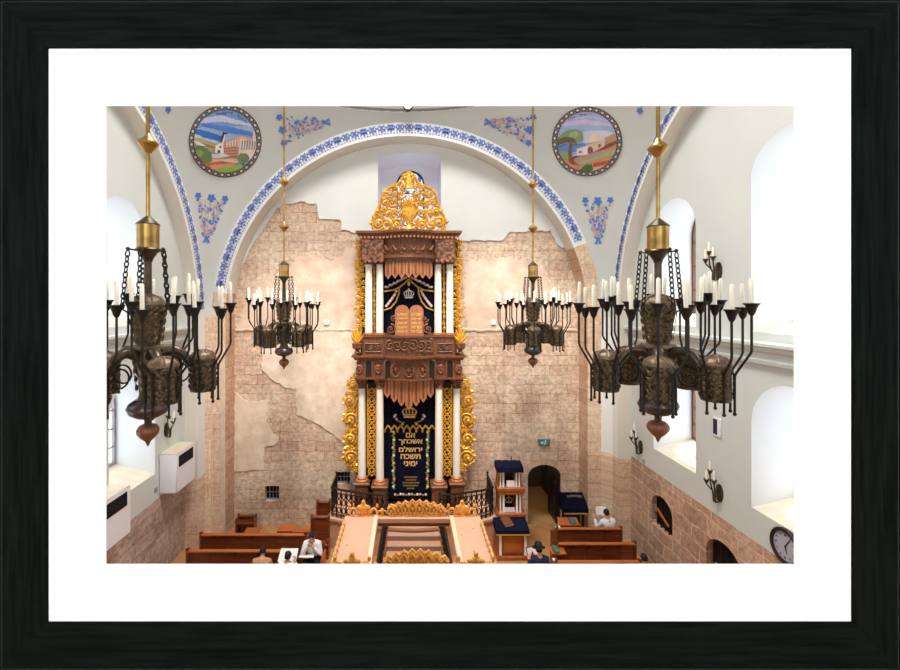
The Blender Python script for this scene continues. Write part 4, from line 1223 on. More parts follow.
# carcass behind
w = MB(); w.box(ax(361, 14.8), ax(383.5, 14.8), 14.75, YB - .06, PLAT, az(236)); w.box(ax(434, 14.8), ax(456.5, 14.8), 14.75, YB - .06, PLAT, az(236)); w.box(ax(383, 14.8), ax(435, 14.8), 14.95, YB - .06, PLAT, az(236))
obj('carcass', w, M['wooddark'], ark, smooth=0)
# plinths and columns
def column(px, pw, ytop, ybot, Y, cap, base):
    cx, r = ax(px, Y), pw / 2 * Y / FPX
    zt, zb = az(ytop, Y), az(ybot, Y)
    c_ = obj('column', MB().lathe([(r * 1.06, zb), (r * 1.05, zb + (zt - zb) * .3), (r * .94, zt)], (cx, Y, 0), 20), M['white'], ark)
    w = MB().lathe([(r, zt - .02), (r * 1.25, zt), (r * 1.05, zt + .05), (r * 1.2, zt + .12), (r * 1.7, zt + cap - .06), (r * 1.75, zt + cap - .05)], (cx, Y, 0), 16, lobes=8, amp=.07)
    w.box(cx - r * 1.7, cx + r * 1.7, Y - r * 1.7, Y + r * 1.7, zt + cap - .05, zt + cap)
    obj('capital', w, M['woodcarv'], c_)
    w = MB().lathe([(r * 1.75, zb - base), (r * 1.75, zb - base * .75), (r * 1.35, zb - base * .55), (r * 1.5, zb - base * .3), (r * 1.15, zb)], (cx, Y, 0), 20)
    obj('column_base', w, M['woodlight'], c_)
for px, yb_, Y in ((362, 475.5, 14.45), (380, 478.5, 14.25), (438.8, 478.5, 14.25), (456.6, 475.5, 14.45)):
    column(px, 7.2, 387.5, yb_, Y, .3, .16)
    cx = ax(px, Y); zt = az(yb_, Y) - .16
    w = MB(); w.bbox(cx - .22, cx + .22, Y - .22, 14.8, PLAT, zt - .09, .015); w.bbox(cx - .27, cx + .27, Y - .27, 14.8, zt - .09, zt, .02); w.bbox(cx - .25, cx + .25, Y - .25, 14.8, PLAT, PLAT + .14, .02)
    w.box(cx - .15, cx + .15, Y - .235, Y - .21, PLAT + .2, zt - .15)
    obj('pedestal', w, M['wood'], ark, smooth=20)
for px in (368.8, 379.8, 438, 449.8):
    column(px, 7.0, 264, 332.5, 14.3, .2, .06)
# gilded lattice panels between the lower columns, dark fretwork between the upper ones
for x0_, x1_ in ((367.2, 376.6), (442.3, 452.0)):
    Y = 14.5
    w = MB(); w.box(ax(x0_ - .8, Y), ax(x1_ + .8, Y), Y, Y + .2, az(480), az(384))
    pn = obj('fret_panel', w, M['wooddark'], ark, smooth=0)
    w = MB(); k = 0; yy = 388.0; xm = (x0_ + x1_) / 2
    while yy < 468:
        hw_, hh = 3.6, 4.4
        for s in (-1, 1):
            w.tube([(ax(xm + s * hw_ * math.sin(PI * i / 8), Y - .03), Y - .03, az(yy + 2 * hh * i / 8, Y - .03)) for i in range(9)], .022, 5)
            w.tube([(ax(xm + s * (4.2 - 2.6 * math.sin(PI * i / 8)), Y - .03), Y - .03, az(yy + 2 * hh * i / 8, Y - .03)) for i in range(9)], .016, 5)
        for s in (-1, 1): spiral(w, xm + s * 1.4, yy + hh, 1.4, 1.2, s, Y - .04, .35, n=10)
        leaf(w, xm, yy + hh - 2, 3, .8, PI / 2, Y - .04, 0, .03); leaf(w, xm, yy + hh + 2, 3, .8, -PI / 2, Y - .04, 0, .03)
        yy += 2 * hh
    for xx in (x0_ + .3, x1_ - .3): w.box(ax(xx - .4, Y), ax(xx + .4, Y), Y - .05, Y, az(470), az(386))
    obj('gilt_fretwork', w, M['gold'], pn)
for xm in (374.3, 443.9):
    Y = 14.5
    w = MB(); w.box(ax(xm - 2.6, Y), ax(xm + 2.6, Y), Y, Y + .2, az(336), az(262))
    pn = obj('fret_panel', w, M['wooddark'], ark, smooth=0)
    w = MB()
    for j in range(12):
        w.tube([(ax(xm, Y - .01), Y - .01, az(264)), (ax(xm, Y - .01), Y - .01, az(334))], .03, 5) if j == 0 else None
        spiral(w, xm + (.5 if j % 2 else -.5), 267 + j * 5.6, 1.9, 1.3, 1 if j % 2 else -1, Y - .03, .45, n=12)
    obj('gilt_fretwork', w, M['gold'], pn)

# ---- lower curtain
YCU = 14.62
def curtain(x0_, x1_, y0_, y1_, Y, nm):
    w = MB(); n = 30; row = []
    for i in range(n + 1):
        t = i / n; row.append((ax(x0_, Y) + (ax(x1_, Y) - ax(x0_, Y)) * t, Y + .018 * math.sin(t * 34) + .01 * math.sin(t * 13)))
    w.loft([[(x, y, z) for x, y in row] for z in (az(y1_, Y), az((y0_ + y1_) / 2, Y), az(y0_, Y))], closed=False)
    return obj(nm, w, M['navy'], ark, smooth=80)
cu = curtain(383.5, 435.5, 376, 498, YCU, 'lower_curtain')
YE = YCU - .045
def text_obj(name, s, px, py, hpx, Y, m, parent, wpx=None, off=.012):
    cv = bpy.data.curves.new(name, 'FONT'); cv.body = s[::-1]; cv.align_x = 'CENTER'; cv.align_y = 'CENTER'; cv.offset = off
    tmp = bpy.data.objects.new('tmp', cv); COL.objects.link(tmp)
    bpy.context.view_layer.update()
    me0 = bpy.data.meshes.new_from_object(tmp.evaluated_get(bpy.context.evaluated_depsgraph_get()))
    vs = [v.co.copy() for v in me0.vertices]; fs = [tuple(p.vertices) for p in me0.polygons]
    bpy.data.objects.remove(tmp); bpy.data.curves.remove(cv)
    x0_, x1_ = min(v.x for v in vs), max(v.x for v in vs); y0_, y1_ = min(v.y for v in vs), max(v.y for v in vs)
    sc_ = hpx * Y / FPX / (y1_ - y0_); sx_ = (wpx * Y / FPX / (x1_ - x0_)) if wpx else sc_
    w = MB(); w.add([(ax(px, Y) + (v.x - (x0_ + x1_) / 2) * sx_, Y, az(py, Y) + (v.y - (y0_ + y1_) / 2) * sc_) for v in vs], fs)
    return w
w = MB()
for s, py, hp, wp in (('אם', 435.2, 4.9, 9.5), ('אשכחך', 442.2, 5.8, 24), ('ירושלם', 449.2, 5.2, 23.5), ('תשכח', 456.5, 5.0, 20), ('ימיני', 463.6, 5.0, 13.5)):
    q = text_obj('t', s, 410.6, py, hp, YE, None, None, wp, .03)
    w.add(q.v, q.f)
obj('embroidered_text', w, M['goldthread'], cu, smooth=0)
w = MB(); lr = random.Random(9)
for j, (py, hw_) in enumerate(((477, 6.5), (479.8, 5), (482.6, 8), (485.4, 7.5), (488.2, 3.5))):
    x = 410.6 - hw_
    while x < 410.6 + hw_:
        l_ = lr.uniform(.5, 1.1)
        w.add([(ax(x, YE), YE, az(py + .8, YE)), (ax(x + l_, YE), YE, az(py + .8, YE)), (ax(x + l_, YE), YE, az(py - .8, YE)), (ax(x, YE), YE, az(py - .3, YE))], [(0, 1, 2, 3)])
        x += l_ + lr.uniform(.25, .5)
obj('small_dedication_lines', w, mat('dim_gold_thread', lin(150, 124, 82), .7), cu, smooth=0)

def crown(w, px, py, hw_, h, Y):
    k = Y / FPX; X = lambda d: ax(px + d, Y); Z = lambda d: az(py + d, Y)
    w.box(X(-hw_ * .72), X(hw_ * .72), Y - .02, Y, Z(h * .5), Z(h * .34))
    w.box(X(-hw_ * .8), X(hw_ * .8), Y - .025, Y, Z(h * .3), Z(h * .22))
    for s in (-1, -.5, 0, .5, 1):
        pts = [(X(s * hw_ * .66 + s * hw_ * .36 * math.sin(PI * t) * (1 - t * .2) - s * hw_ * .6 * t * t), Y - .015, Z(h * .22 - h * .6 * t)) for t in [i / 8 for i in range(9)]]
        w.tube(pts, h * .05 * k, 5)
        w.ball((X(s * hw_ * .8), Y - .015, Z(h * .05)), h * .07 * k, 6, 5)
    w.ball((X(0), Y - .015, Z(-h * .46)), h * .1 * k, 8, 6)
w = MB(); crown(w, 409.5, 411.5, 8, 12.5, YE)
obj('crown_emblem', w, M['goldthread'], cu)
# gold scalloped braid and flowers
w = MB(); n = 8
for k in range(n):
    x0_, x1_ = 385 + k * 6.25, 385 + (k + 1) * 6.25; xm = (x0_ + x1_) / 2
    for s, (a, b_) in ((0, (x0_, xm)), (1, (xm, x1_))):
        pa, pb = (a, 429.5), (b_, 425.2)
        if s: pa, pb = (a, 425.2), (b_, 429.5)
        w.tube([(ax(pa[0], YE), YE - .01, az(pa[1], YE)), (ax(pb[0], YE), YE - .01, az(pb[1], YE))], .03, 5)
    w.ball((ax(x0_, YE), YE - .01, az(431, YE)), (.035, .02, .06), 6, 5)
obj('braid', w, M['goldline'], cu)
lr = random.Random(4); FB = [M['pink'], M['silver'], M['green']]
def bloom(w, px, py, mi): w.ball((ax(px, YE), YE - .005, az(py, YE)), (.045 if mi < 2 else .05, .015, .045 if mi < 2 else .03), 6, 4, mi)
for s in (-1, 1):
    w = MB()
    for k in range(15):
        y = 432 + k * 3.9
        bloom(w, 410.5 + s * (17 + .6 * math.sin(k * 2)), y, (0, 2, 1, 2)[k % 4]); bloom(w, 410.5 + s * (17 + lr.uniform(-.9, .9)), y + 1.9, 2)
    obj('flower_border', w, FB, cu)
    w = MB()
    for dx_, y, mi in ((9, 422, 2), (7, 424, 0), (11, 421, 2), (13, 419, 0), (15, 416.5, 1), (14, 415, 0), (6, 422.5, 2)):
        bloom(w, 409.5 + s * dx_, y, mi)
    obj('flower_sprig', w, FB, cu)
w = MB()
for k in range(12): bloom(w, 395 + k * 2.8, 494.5 + .5 * math.sin(k * 2), (0, 2, 1)[k % 3])
obj('flower_border', w, FB, cu)

# ---- lower valance of pointed boards
def valance(xa, xb, n, ytop, tips, Y0, bulge, nm):
    par = None
    for k in range(n):
        t0, t1 = -1 + 2 * k / n, -1 + 2 * (k + 1) / n; tm = (t0 + t1) / 2
        X = lambda t: AC + (xb - xa) / 2 * AY / FPX * t
        Y = lambda t: Y0 - bulge * (1 - t * t)
        zt = az(ytop); zm = az(tips[k] - 4.5); zb = az(tips[k])
        w = MB(); d = .05
        a, b_ = (X(t0 + .008), Y(t0)), (X(t1 - .008), Y(t1)); m_ = (X(tm), Y(tm))
        lo = [(a[0], a[1], zt), (b_[0], b_[1], zt), (b_[0], b_[1], zm), (m_[0], m_[1], zb), (a[0], a[1], zm)]
        w.add(lo + [(x, y + d, z) for x, y, z in lo], [(0, 1, 2, 3, 4), (9, 8, 7, 6, 5)] + [(i, (i + 1) % 5, 5 + (i + 1) % 5, 5 + i) for i in range(5)])
        o = obj('valance_board', w, M['woodlight'], ark, smooth=0)
        w = MB(); g = .3
        w.box(m_[0] - .03, m_[0] + .03, m_[1] - .022, m_[1] + .02, zm, zt - .03)
        obj('board_inlay', w, M['wood'], o, smooth=0)
valance(384, 434.5, 7, 377.5, [397.5, 401, 404, 407.5, 404, 401, 397.5], 14.2, .35, 'lower')
valance(385, 433, 7, 257.5, [279.5, 279, 279, 278.5, 279, 279, 279.5], 14.2, .28, 'upper')

# ---- balcony
w = MB(); bowed(w, az(378.5), az(376.5), 1.72, .36, 14.02, 14.95); bowed(w, az(376.5), az(359.5), 1.66, .33, 14.08, 14.95)
obj('balcony_body', w, M['wood'], ark, smooth=30)
w = MB(); bowed(w, az(359.5), az(356.5), 1.72, .36, 14.02, 14.95, .03); bowed(w, az(356.5), az(354.8), 1.82, .4, 13.94, 14.95)
obj('balcony_cornice', w, M['wood'], ark, smooth=30)
w = MB(); bowed(w, az(355), az(336.2), 1.5, .3, 14.12, 14.95); bowed(w, az(336.8), az(335), 1.53, .33, 14.07, 14.95)
obj('balcony_parapet', w, M['wood'], ark, smooth=30)
# niches as dark plates, their shade put into the colour, and carved roundels
def on_front(px, Yp, bulge, out):
    x = ax(px) - AC; t = max(-1, min(1, x / HW))
    y = Yp - (bulge * (1 - t * t) if abs(x) < HW else 0)
    return y - out
for px, hw_ in ((369, 3.6), (389.5, 4.6), (430, 4.6), (449.5, 3.6)):
    w = MB(); y = on_front(px, 14.08, .33, .02)
    pts = [(ax(px - hw_), az(378)), (ax(px + hw_), az(378))] + [(ax(px + hw_ * math.cos(PI * i / 10)), az(363 - hw_ * 1.05 * math.sin(PI * i / 10))) for i in range(11)]
    w.prism(pts, y, y + .3)
    n_ = obj('niche', w, M['wooddark'], ark, smooth=0)
    w = MB(); w.tube([(p[0], y - .01, p[1]) for p in pts[1:]] + [(pts[0][0], y - .01, pts[0][1])], .03, 6)
    obj('niche_arch', w, M['wood'], n_)
for px, r in ((359.8, 2.6), (378.5, 2.8), (396, 4.6), (409, 4.6), (422, 4.6), (440.2, 2.8), (458.5, 2.6)):
    w = MB(); y = on_front(px, 14.08, .33, .02); Yk = y; k = AY / FPX
    w.tube([(ax(px) + r * k * math.cos(a), y, az(368.5) + r * 1.35 * k * math.sin(a)) for a in [2 * PI * i / 16 for i in range(16)]], .035, 6, True)
    w.ball((ax(px), y, az(368.5)), (r * k * .45, .06, r * k * .7), 8, 6)
    for q in range(6):
        a = 2 * PI * q / 6; w.ball((ax(px) + r * .68 * k * math.cos(a), y, az(368.5) + r * .95 * k * math.sin(a)), .04, 6, 4)
    obj('carved_roundel', w, M['wood'], ark)
# parapet carving: scrolls in the middle, framed blocks at both sides
w = MB(); 
for j, (cx, d) in enumerate(((390, 1), (397, -1), (405, 1), (413, -1), (421, 1), (428, -1))):
    y = on_front(cx, 14.12, .3, .02)
    spiral(w, cx, 345.5, 6.2, 1.6, d, y, .9, a0=j, n=24, dome=.03)
    spiral(w, cx + 3.4, 351, 2.6, 1.2, -d, y, .6, n=12, dome=.02); spiral(w, cx + 3.4, 340.5, 2.6, 1.2, -d, y, .6, n=12, dome=.02)
obj('scroll_relief', w, M['wood'], ark)
for px in (373.5, 444.8):
    w = MB(); y = 14.1
    w.tube([(ax(px + a), y, az(347.5 + b_)) for a, b_ in ((-7.5, -4), (7.5, -4), (7.5, 4), (-7.5, 4))], .022, 5, True)
    for q in range(4): spiral(w, px - 5 + q * 3.4, 347.5, 2.4, 1.3, 1 if q % 2 else -1, y, .5, n=12, dome=.02)
    obj('scroll_relief', w, M['woodcarv'], ark)
# palm lamps on brackets at both ends of the balcony
for s in (-1, 1):
    px = 408.8 + s * 51.5; Y = 14.0; cx = ax(px, Y)
    w = MB(); w.lathe([(.03, az(353.5, Y)), (.1, az(352.5, Y)), (.05, az(350.5, Y)), (.15, az(348, Y)), (.17, az(343.5, Y)), (.13, az(343, Y))], (cx, Y, 0), 16)
    w.tube([(cx, Y, az(353, Y)), (cx - s * .12, 14.2, az(355, Y)), (cx - s * .2, 14.4, az(356, Y))], .04, 6)
    v_ = obj('palm_vase', w, M['wood'], ark)
    w = MB()
    for a, L in ((90, 19), (72, 16), (108, 16), (52, 11), (128, 11)):
        leaf(w, px, 343.5, L, 1.7, math.radians(a), Y, 0, .05)
        leaf(w, px, 343.5, L * .8, 1.5, math.radians(a) + .12, Y + .04, 0, .05)
    obj('palm_leaf', w, M['gold'], v_)

# ---- upper storey
cu2 = curtain(383.5, 435, 258, 338, 14.6, 'upper_curtain')
w = MB(); crown(w, 408.8, 293.5, 5.6, 9.5, YE); obj('crown_emblem', w, M['silver'], cu2)
w = MB(); yb_ = YE - .02
B = lambda pts, r: w.tube([(ax(x, yb_), yb_, az(y, yb_)) for x, y in pts], r, 6)
for s in (-1, 1):
    X = lambda d: 408.8 + s * d
    B([(X(0), 279), (X(4), 283), (X(9), 287), (X(15), 290), (X(25), 291.5)], .03)
    B([(X(9.5), 287), (X(10), 294), (X(13), 302), (X(18), 308), (X(25), 310.5)], .03)
w.ball((ax(408.8, yb_), yb_, az(283.5, yb_)), (.05, .03, .09), 8, 6)
obj('braid', w, M['goldline'], cu2)
for s in (-1, 1):
    w = MB(); w2 = MB()
    for k in range(11):
        t = k / 10
        w.ball((ax(408.8 + s * (3 + 20 * t), yb_), yb_, az(277.5 + 10 * t + .5 * math.sin(k * 3), yb_)), (.045, .02, .045), 6, 4, k % 2)
        w2.ball((ax(408.8 + s * (12.5 + 10 * t), yb_), yb_, az(291 + 15 * t ** .8, yb_)), (.045, .02, .045), 6, 4, k % 2)
    obj('flower_garland', w, [M['silver'], M['pink']], cu2); obj('flower_garland', w2, [M['silver'], M['pink']], cu2)
# tablets with scrolls
YT = 14.15
w = MB()
for s in (-1, 1):
    c_ = 409.3 + s * 7.2; hw_ = 7.1
    pts = [(ax(c_ - hw_, YT), az(336, YT)), (ax(c_ + hw_, YT), az(336, YT))] + [(ax(c_ + hw_ * math.cos(PI * i / 12), YT), az(311.5 - 6.5 * math.sin(PI * i / 12), YT)) for i in range(13)]
    w.prism(pts, YT, YT + .12)
tb = obj('tablets', w, M['woodlight'], ark, smooth=0)
GL = mat('gilt_lettering', lin(246, 204, 110), .4, .2)
for s, words in ((1, ('אנכי ה', 'לא יהיה', 'לא תשא', 'זכור את', 'כבד את')), (-1, ('לא תרצח', 'לא תנאף', 'לא תגנב', 'לא תענה', 'לא תחמד'))):
    for j, t_ in enumerate(words):
        q = text_obj('t', t_, 409.3 + s * 7.0, 314.2 + j * 4.3, 2.7, YT - .012, None, None, 10.2, .02)
        obj('gilt_text', q, GL, tb, smooth=0)
w = MB()
for s in (-1, 1):
    spiral(w, 409.3 + s * 18.5, 329, 5, 1.5, s, YT + .02, 1.1, a0=PI / 2); spiral(w, 409.3 + s * 15.5, 319, 3.6, 1.3, -s, YT + .03, .9); spiral(w, 409.3 + s * 21, 334, 2.4, 1.2, -s, YT + .02, .8)
obj('side_scroll', w, M['wood'], tb)
# entablature
w = MB(); bowed(w, az(262), az(238.5), 1.48, .27, 14.1, 14.95, step=.05)
obj('frieze', w, M['wood'], ark, smooth=30)
for x0_, x1_ in ((362.5, 384), (434.5, 455)):
    w = MB(); w.bbox(ax(x0_), ax(x1_), 13.98, 14.2, az(262), az(240), .02)
    for j in range(4): w.ball((ax(x0_ + 2.7 + j * (x1_ - x0_ - 5.4) / 3), 14.0, az(262.5)), (.075, .07, .06), 8, 5)
    obj('frieze_block', w, M['woodcarv'], ark, smooth=20)
w = MB()
for j in range(6):
    px = 389 + j * 8; y = on_front(px, 14.15, .27, .02)
    w.tube([(ax(px + 8 * (i / 8) - 4), on_front(px + 8 * (i / 8) - 4, 14.15, .27, .03), az(246 + 5 * math.sin(PI * i / 8))) for i in range(9)], .045, 6)
    spiral(w, px - 4, 250, 3.4, 1.3, 1 if j % 2 else -1, on_front(px - 4, 14.15, .27, .02), .8, n=14, dome=.03)
obj('garland_relief', w, M['wood'], ark)
w = MB(); bowed(w, az(239), az(236.5), 1.52, .3, 14.02, 14.95, .02); bowed(w, az(234.2), az(232), 1.68, .36, 13.9, 14.95); bowed(w, az(236.5), az(234.2), 1.56, .32, 13.98, 14.95, .05)
co = obj('cornice', w, M['wood'], ark, smooth=30)
w = MB(); n = 26
for k in range(n):
    px = 360 + 97 * (k + .5) / n; y = on_front(px, 14.02, .32, .04)
    w.box(ax(px - 1), ax(px + 1), y - .03, y + .1, az(239.6), az(237.2))
obj('dentil', w, M['woodlight'], co, smooth=0)
w = MB(); bowed(w, az(258.5), az(256), 1.44, .3, 14.08, 14.95)
obj('frieze_moulding', w, M['wood'], ark, smooth=30)

# ---- gilded crest above, openwork
w = MB(); Yk = 14.25; lr = random.Random(21)
half = [(376, 223, 7, 1), (384.5, 224, 6.2, -1), (395, 225, 5.8, 1), (379.5, 211, 4.8, -1), (386.5, 213.5, 5, 1), (394, 213, 5.2, -1), (383.5, 202.5, 4.6, 1), (390.5, 203, 4.6, -1),
        (398.5, 203.5, 4.4, 1), (386, 194, 3.8, -1), (393.5, 194, 4.4, 1), (401, 194.5, 4, -1), (395, 187.5, 3.2, 1), (401.5, 186, 3.6, -1), (404.5, 178, 3.6, 1), (402, 222, 4, -1), (401, 213, 3.6, 1)]
for cx, cy, r, d in half:
    for s in (-1, 1):
        spiral(w, 818 - cx if s < 0 else cx, cy, r, 1.5, d * s, Yk + lr.uniform(-.05, .05), r * .27, a0=(0 if s > 0 else PI) + d * .8, n=20, dome=.06)
        for q in range(5):
            a = lr.uniform(0, 2 * PI); x = cx + r * .8 * math.cos(a); y = cy - r * .8 * math.sin(a)
            X = x if s > 0 else 818 - x; A = a if s > 0 else PI - a
            leaf(w, X, y, r * .8, r * .3, A, Yk - .03, 0, .05)
outl = [(370, 229), (369, 221), (373, 213), (377.5, 205), (380, 194), (386, 188.5), (393, 186), (399, 183), (402, 177), (408.9, 172)]
for s in (-1, 1):
    w.tube([(ax(x if s > 0 else 818 - x, Yk), Yk, az(y, Yk)) for x, y in outl], .055, 6)
    w.ball((ax(409 + s * 34.5, Yk), Yk, az(211, Yk)), .09, 10, 7)
    w.ball((ax(409 + s * 26.5, Yk), Yk, az(192, Yk)), .07, 10, 7)
cx = ax(409, Yk)
w.lathe([(.1, az(231)), (.2, az(229)), (.07, az(225)), (.1, az(222)), (.26, az(216)), (.3, az(210)), (.26, az(208)), (.33, az(206))], (cx, Yk - .03, 0), 16, lobes=8, amp=.06, sy=.5)
for q in range(7):
    a = math.radians(30 + 20 * q); leaf(w, 409, 207, 12, 1.6, a, Yk - .05)
w.lathe([(.2, az(188)), (.13, az(184)), (.17, az(181)), (.12, az(177.5)), (.05, az(174)), (.03, az(171.5))], (cx, Yk - .02, 0), 14, lobes=6, amp=.12, sy=.4)
w.box(ax(370, Yk), ax(448, Yk), Yk - .05, Yk + .15, az(232), az(229.8))
w.v = [(cx + (x - cx) * .915, y, z) for x, y, z in w.v]
obj('crest', w, M['gold'], ark, smooth=60)

# ---- gilded side wings
def wing(s, up):
    w = MB(); lr = random.Random(31 + up)
    if up:
        Y = 14.75
        x0_ = 408.8 - 48.4
        y = 240.0; k = 0
        while y < 330:
            for j, dx_ in enumerate((-2.6, 2.6)):
                cx = x0_ + dx_ + .6 * math.sin(k); X = cx if s < 0 else 817.6 - cx
                spiral(w, X, y + (0 if j else 3), 3.0, 1.3, (1 if (k + j) % 2 else -1) * s, Y - lr.uniform(0, .08), .8, a0=lr.uniform(0, 6), n=14, dome=.05)
                a = lr.uniform(0, 2 * PI); leaf(w, X, y + 2, 4, 1.3, a, Y - .06)
            y += 6.0; k += 1
        for q in range(1): w.tube([(ax((x0_ if s < 0 else 817.6 - x0_) + .8 * math.sin(i * .9), Y), Y + .02, az(240 + 90 * i / 24, Y)) for i in range(25)], .05, 6)
        edge = [(355, 334), (354, 318), (355, 290), (356, 262), (358, 246), (361, 239)]
    else:
        Y = 14.75
        for k, (cx, cy, r) in enumerate(((353, 384, 6.6), (350.5, 400.5, 8), (350.5, 419, 8.4), (351, 438, 8.4), (350.5, 456.5, 8.4), (355.5, 469, 4.5), (356.5, 376, 4))):
            X = cx if s < 0 else 817.6 - cx; d = (1 if k % 2 else -1) * s
            spiral(w, X, cy, r * .9, 1.9, d, Y, r * .2, a0=PI / 2 * (1 if k % 2 else -1), n=34, dome=.14)
            for q in range(9):
                a = 2 * PI * q / 9 + .3; rr2 = r * .74
                x2 = X + rr2 * math.cos(a) * .95; y2 = cy - rr2 * math.sin(a)
                leaf(w, x2, y2, r * .5, r * .24, a + .7 * d, Y - .02, 0, .07)
        for y in (391.5, 409.5, 428.5, 447.5, 464):
            for dx_ in (-4, -1, 2, 5):
                X = 352 + dx_ if s < 0 else 817.6 - 352 - dx_
                leaf(w, X, y, 5.5, 2.2, lr.uniform(0, 6.28), Y - .05, 0, .06); spiral(w, X, y + 1, 2.4, 1.2, s, Y - .03, .7, n=12)
        w.tube([(ax(357.5 if s < 0 else 817.6 - 357.5, Y), Y + .03, az(374 + 97 * i / 12, Y)) for i in range(13)], .07, 6)
    obj('gilded_wing', w, M['gold'], ark, smooth=60)
for s in (-1, 1): wing(s, 0); wing(s, 1)

# ------------------------------------------------------------------ platform of the ark, railing and stairs
SX0, SX1, SY = -.62, .95, 13.25           # stair between the rails
def plat_front(x):
    c_ = .15; t = (x - c_) / 2.6
    return 13.2 + .62 * min(1, abs(t)) ** 1.6
pf = [(x, plat_front(x)) for x in [-2.45 + (2.72 + 2.45) * i / 28 for i in range(29)]]
w = MB(); w.prism([(-2.45, YB)] + pf + [(2.72, YB)], 0, PLAT, 'xy')
struct('trim_7', w, M['pinkstone'], smooth=25)
w = MB(); off = [(x, y - .06) for x, y in pf]; w.prism([(-2.51, YB)] + [(-2.51, pf[0][1] - .05)] + off[1:-1] + [(2.78, pf[-1][1] - .05), (2.78, YB)], PLAT - .07, PLAT + .004, 'xy')
struct('trim_8', w, M['pinkwood'], smooth=25)
st = thing('altar_stairs', 'pink stone steps rising to the ark platform between iron handrails', 'stairs', ((SX0 + SX1) / 2, 12.4, 0))
NS = 6; rise = PLAT / (NS + 1)
for k in range(NS):
    z = PLAT - rise * (k + 1); y0_ = SY - .3 * (k + 1)
    w = MB(); w.box(SX0 + .02, SX1 - .02, y0_ + .03, SY + .1, max(0, z - rise), z - .04); w.bbox(SX0, SX1, y0_, SY + .1 if k == 0 else y0_ + .36, z - .05, z, .02)
    o = obj('step', w, M['pinkwood'], st, smooth=20)
    obj('step_nosing', MB().box(SX0, SX1, y0_ - .004, y0_ + .035, z - .045, z + .003), mat('grey_nosing', lin(138, 122, 112), .6) if k == 0 else bpy.data.materials['grey_nosing'], o, smooth=0)

def railing(path, label, h=.9, endpost=None):
    """path: ground points of the rail with their z"""
    mid = path[len(path) // 2]
    t = thing('iron_railing', label, 'railing', path[0])
    w = MB()
    w.tube([(x, y, z + h) for x, y, z in path], .034, 7); w.tube([(x, y, z + .1) for x, y, z in path], .016, 6); w.tube([(x, y, z + h - .12) for x, y, z in path], .012, 6)
    obj('handrail', w, M['iron'], t)
    pts = [Vector(p) for p in path]; lens = [0]
    for i in range(1, len(pts)): lens.append(lens[-1] + (pts[i] - pts[i - 1]).length)
    tot = lens[-1]; n = max(2, int(tot / .17))
    def ev(s):
        for i in range(1, len(pts)):
            if s <= lens[i] + 1e-6: return pts[i - 1].lerp(pts[i], (s - lens[i - 1]) / max(1e-6, lens[i] - lens[i - 1]))
        return pts[-1]
    for k in range(n + 1):
        p = ev(tot * k / n); q = ev(min(tot, tot * (k + .5) / n))
        w = MB(); w.tube([p + Vector((0, 0, .0)), p + Vector((0, 0, h))], .02, 6)
        if k < n:
            d = (ev(min(tot, tot * (k + .9) / n)) - ev(tot * (k + .1) / n)); d.z = 0
            d = d.normalized() if d.length > 0 else Vector((1, 0, 0))
            for zz in (.26, .5, .7):
                w.tube([q + Vector((0, 0, zz)) + d * .055 * math.cos(a) + Vector((0, 0, .09 * math.sin(a))) for a in [2 * PI * i / 12 for i in range(12)]], .016, 5, True)
        w.ball(p + Vector((0, 0, .5)), .04, 6, 5)
        obj('baluster', w, M['iron'], t)
    for p in (pts[0], pts[-1]):
        obj('newel_post', MB().tube([p, p + Vector((0, 0, h + .06))], .03, 8).ball(tuple(p + Vector((0, 0, h + .09))), .045, 8, 6), M['iron'], t)
    return t
lp_ = [(-2.42, 14.9, PLAT), (-2.42, 13.9, PLAT)] + [(x, y + .05, PLAT) for x, y in pf[2:] if x < SX0 - .02] + [(SX0, SY + .03, PLAT)]
railing(lp_, 'dark iron railing curving along the left half of the ark platform')
rp_ = [(SX1, SY + .03, PLAT)] + [(x, y + .05, PLAT) for x, y in pf[:-2] if x > SX1 + .04] + [(2.69, 13.95, PLAT), (2.69, 14.9, PLAT)]
railing(rp_, 'dark iron railing curving along the right half of the ark platform')
for x, nm in ((SX0, 'left'), (SX1, 'right')):
    xo_ = x - .2 if nm == 'left' else x + .2
    railing([(x, SY - .08, PLAT - .0), (xo_, SY - .3 * NS - .1, rise * .2)], 'sloping iron handrail on the %s side of the ark steps' % nm, .8)

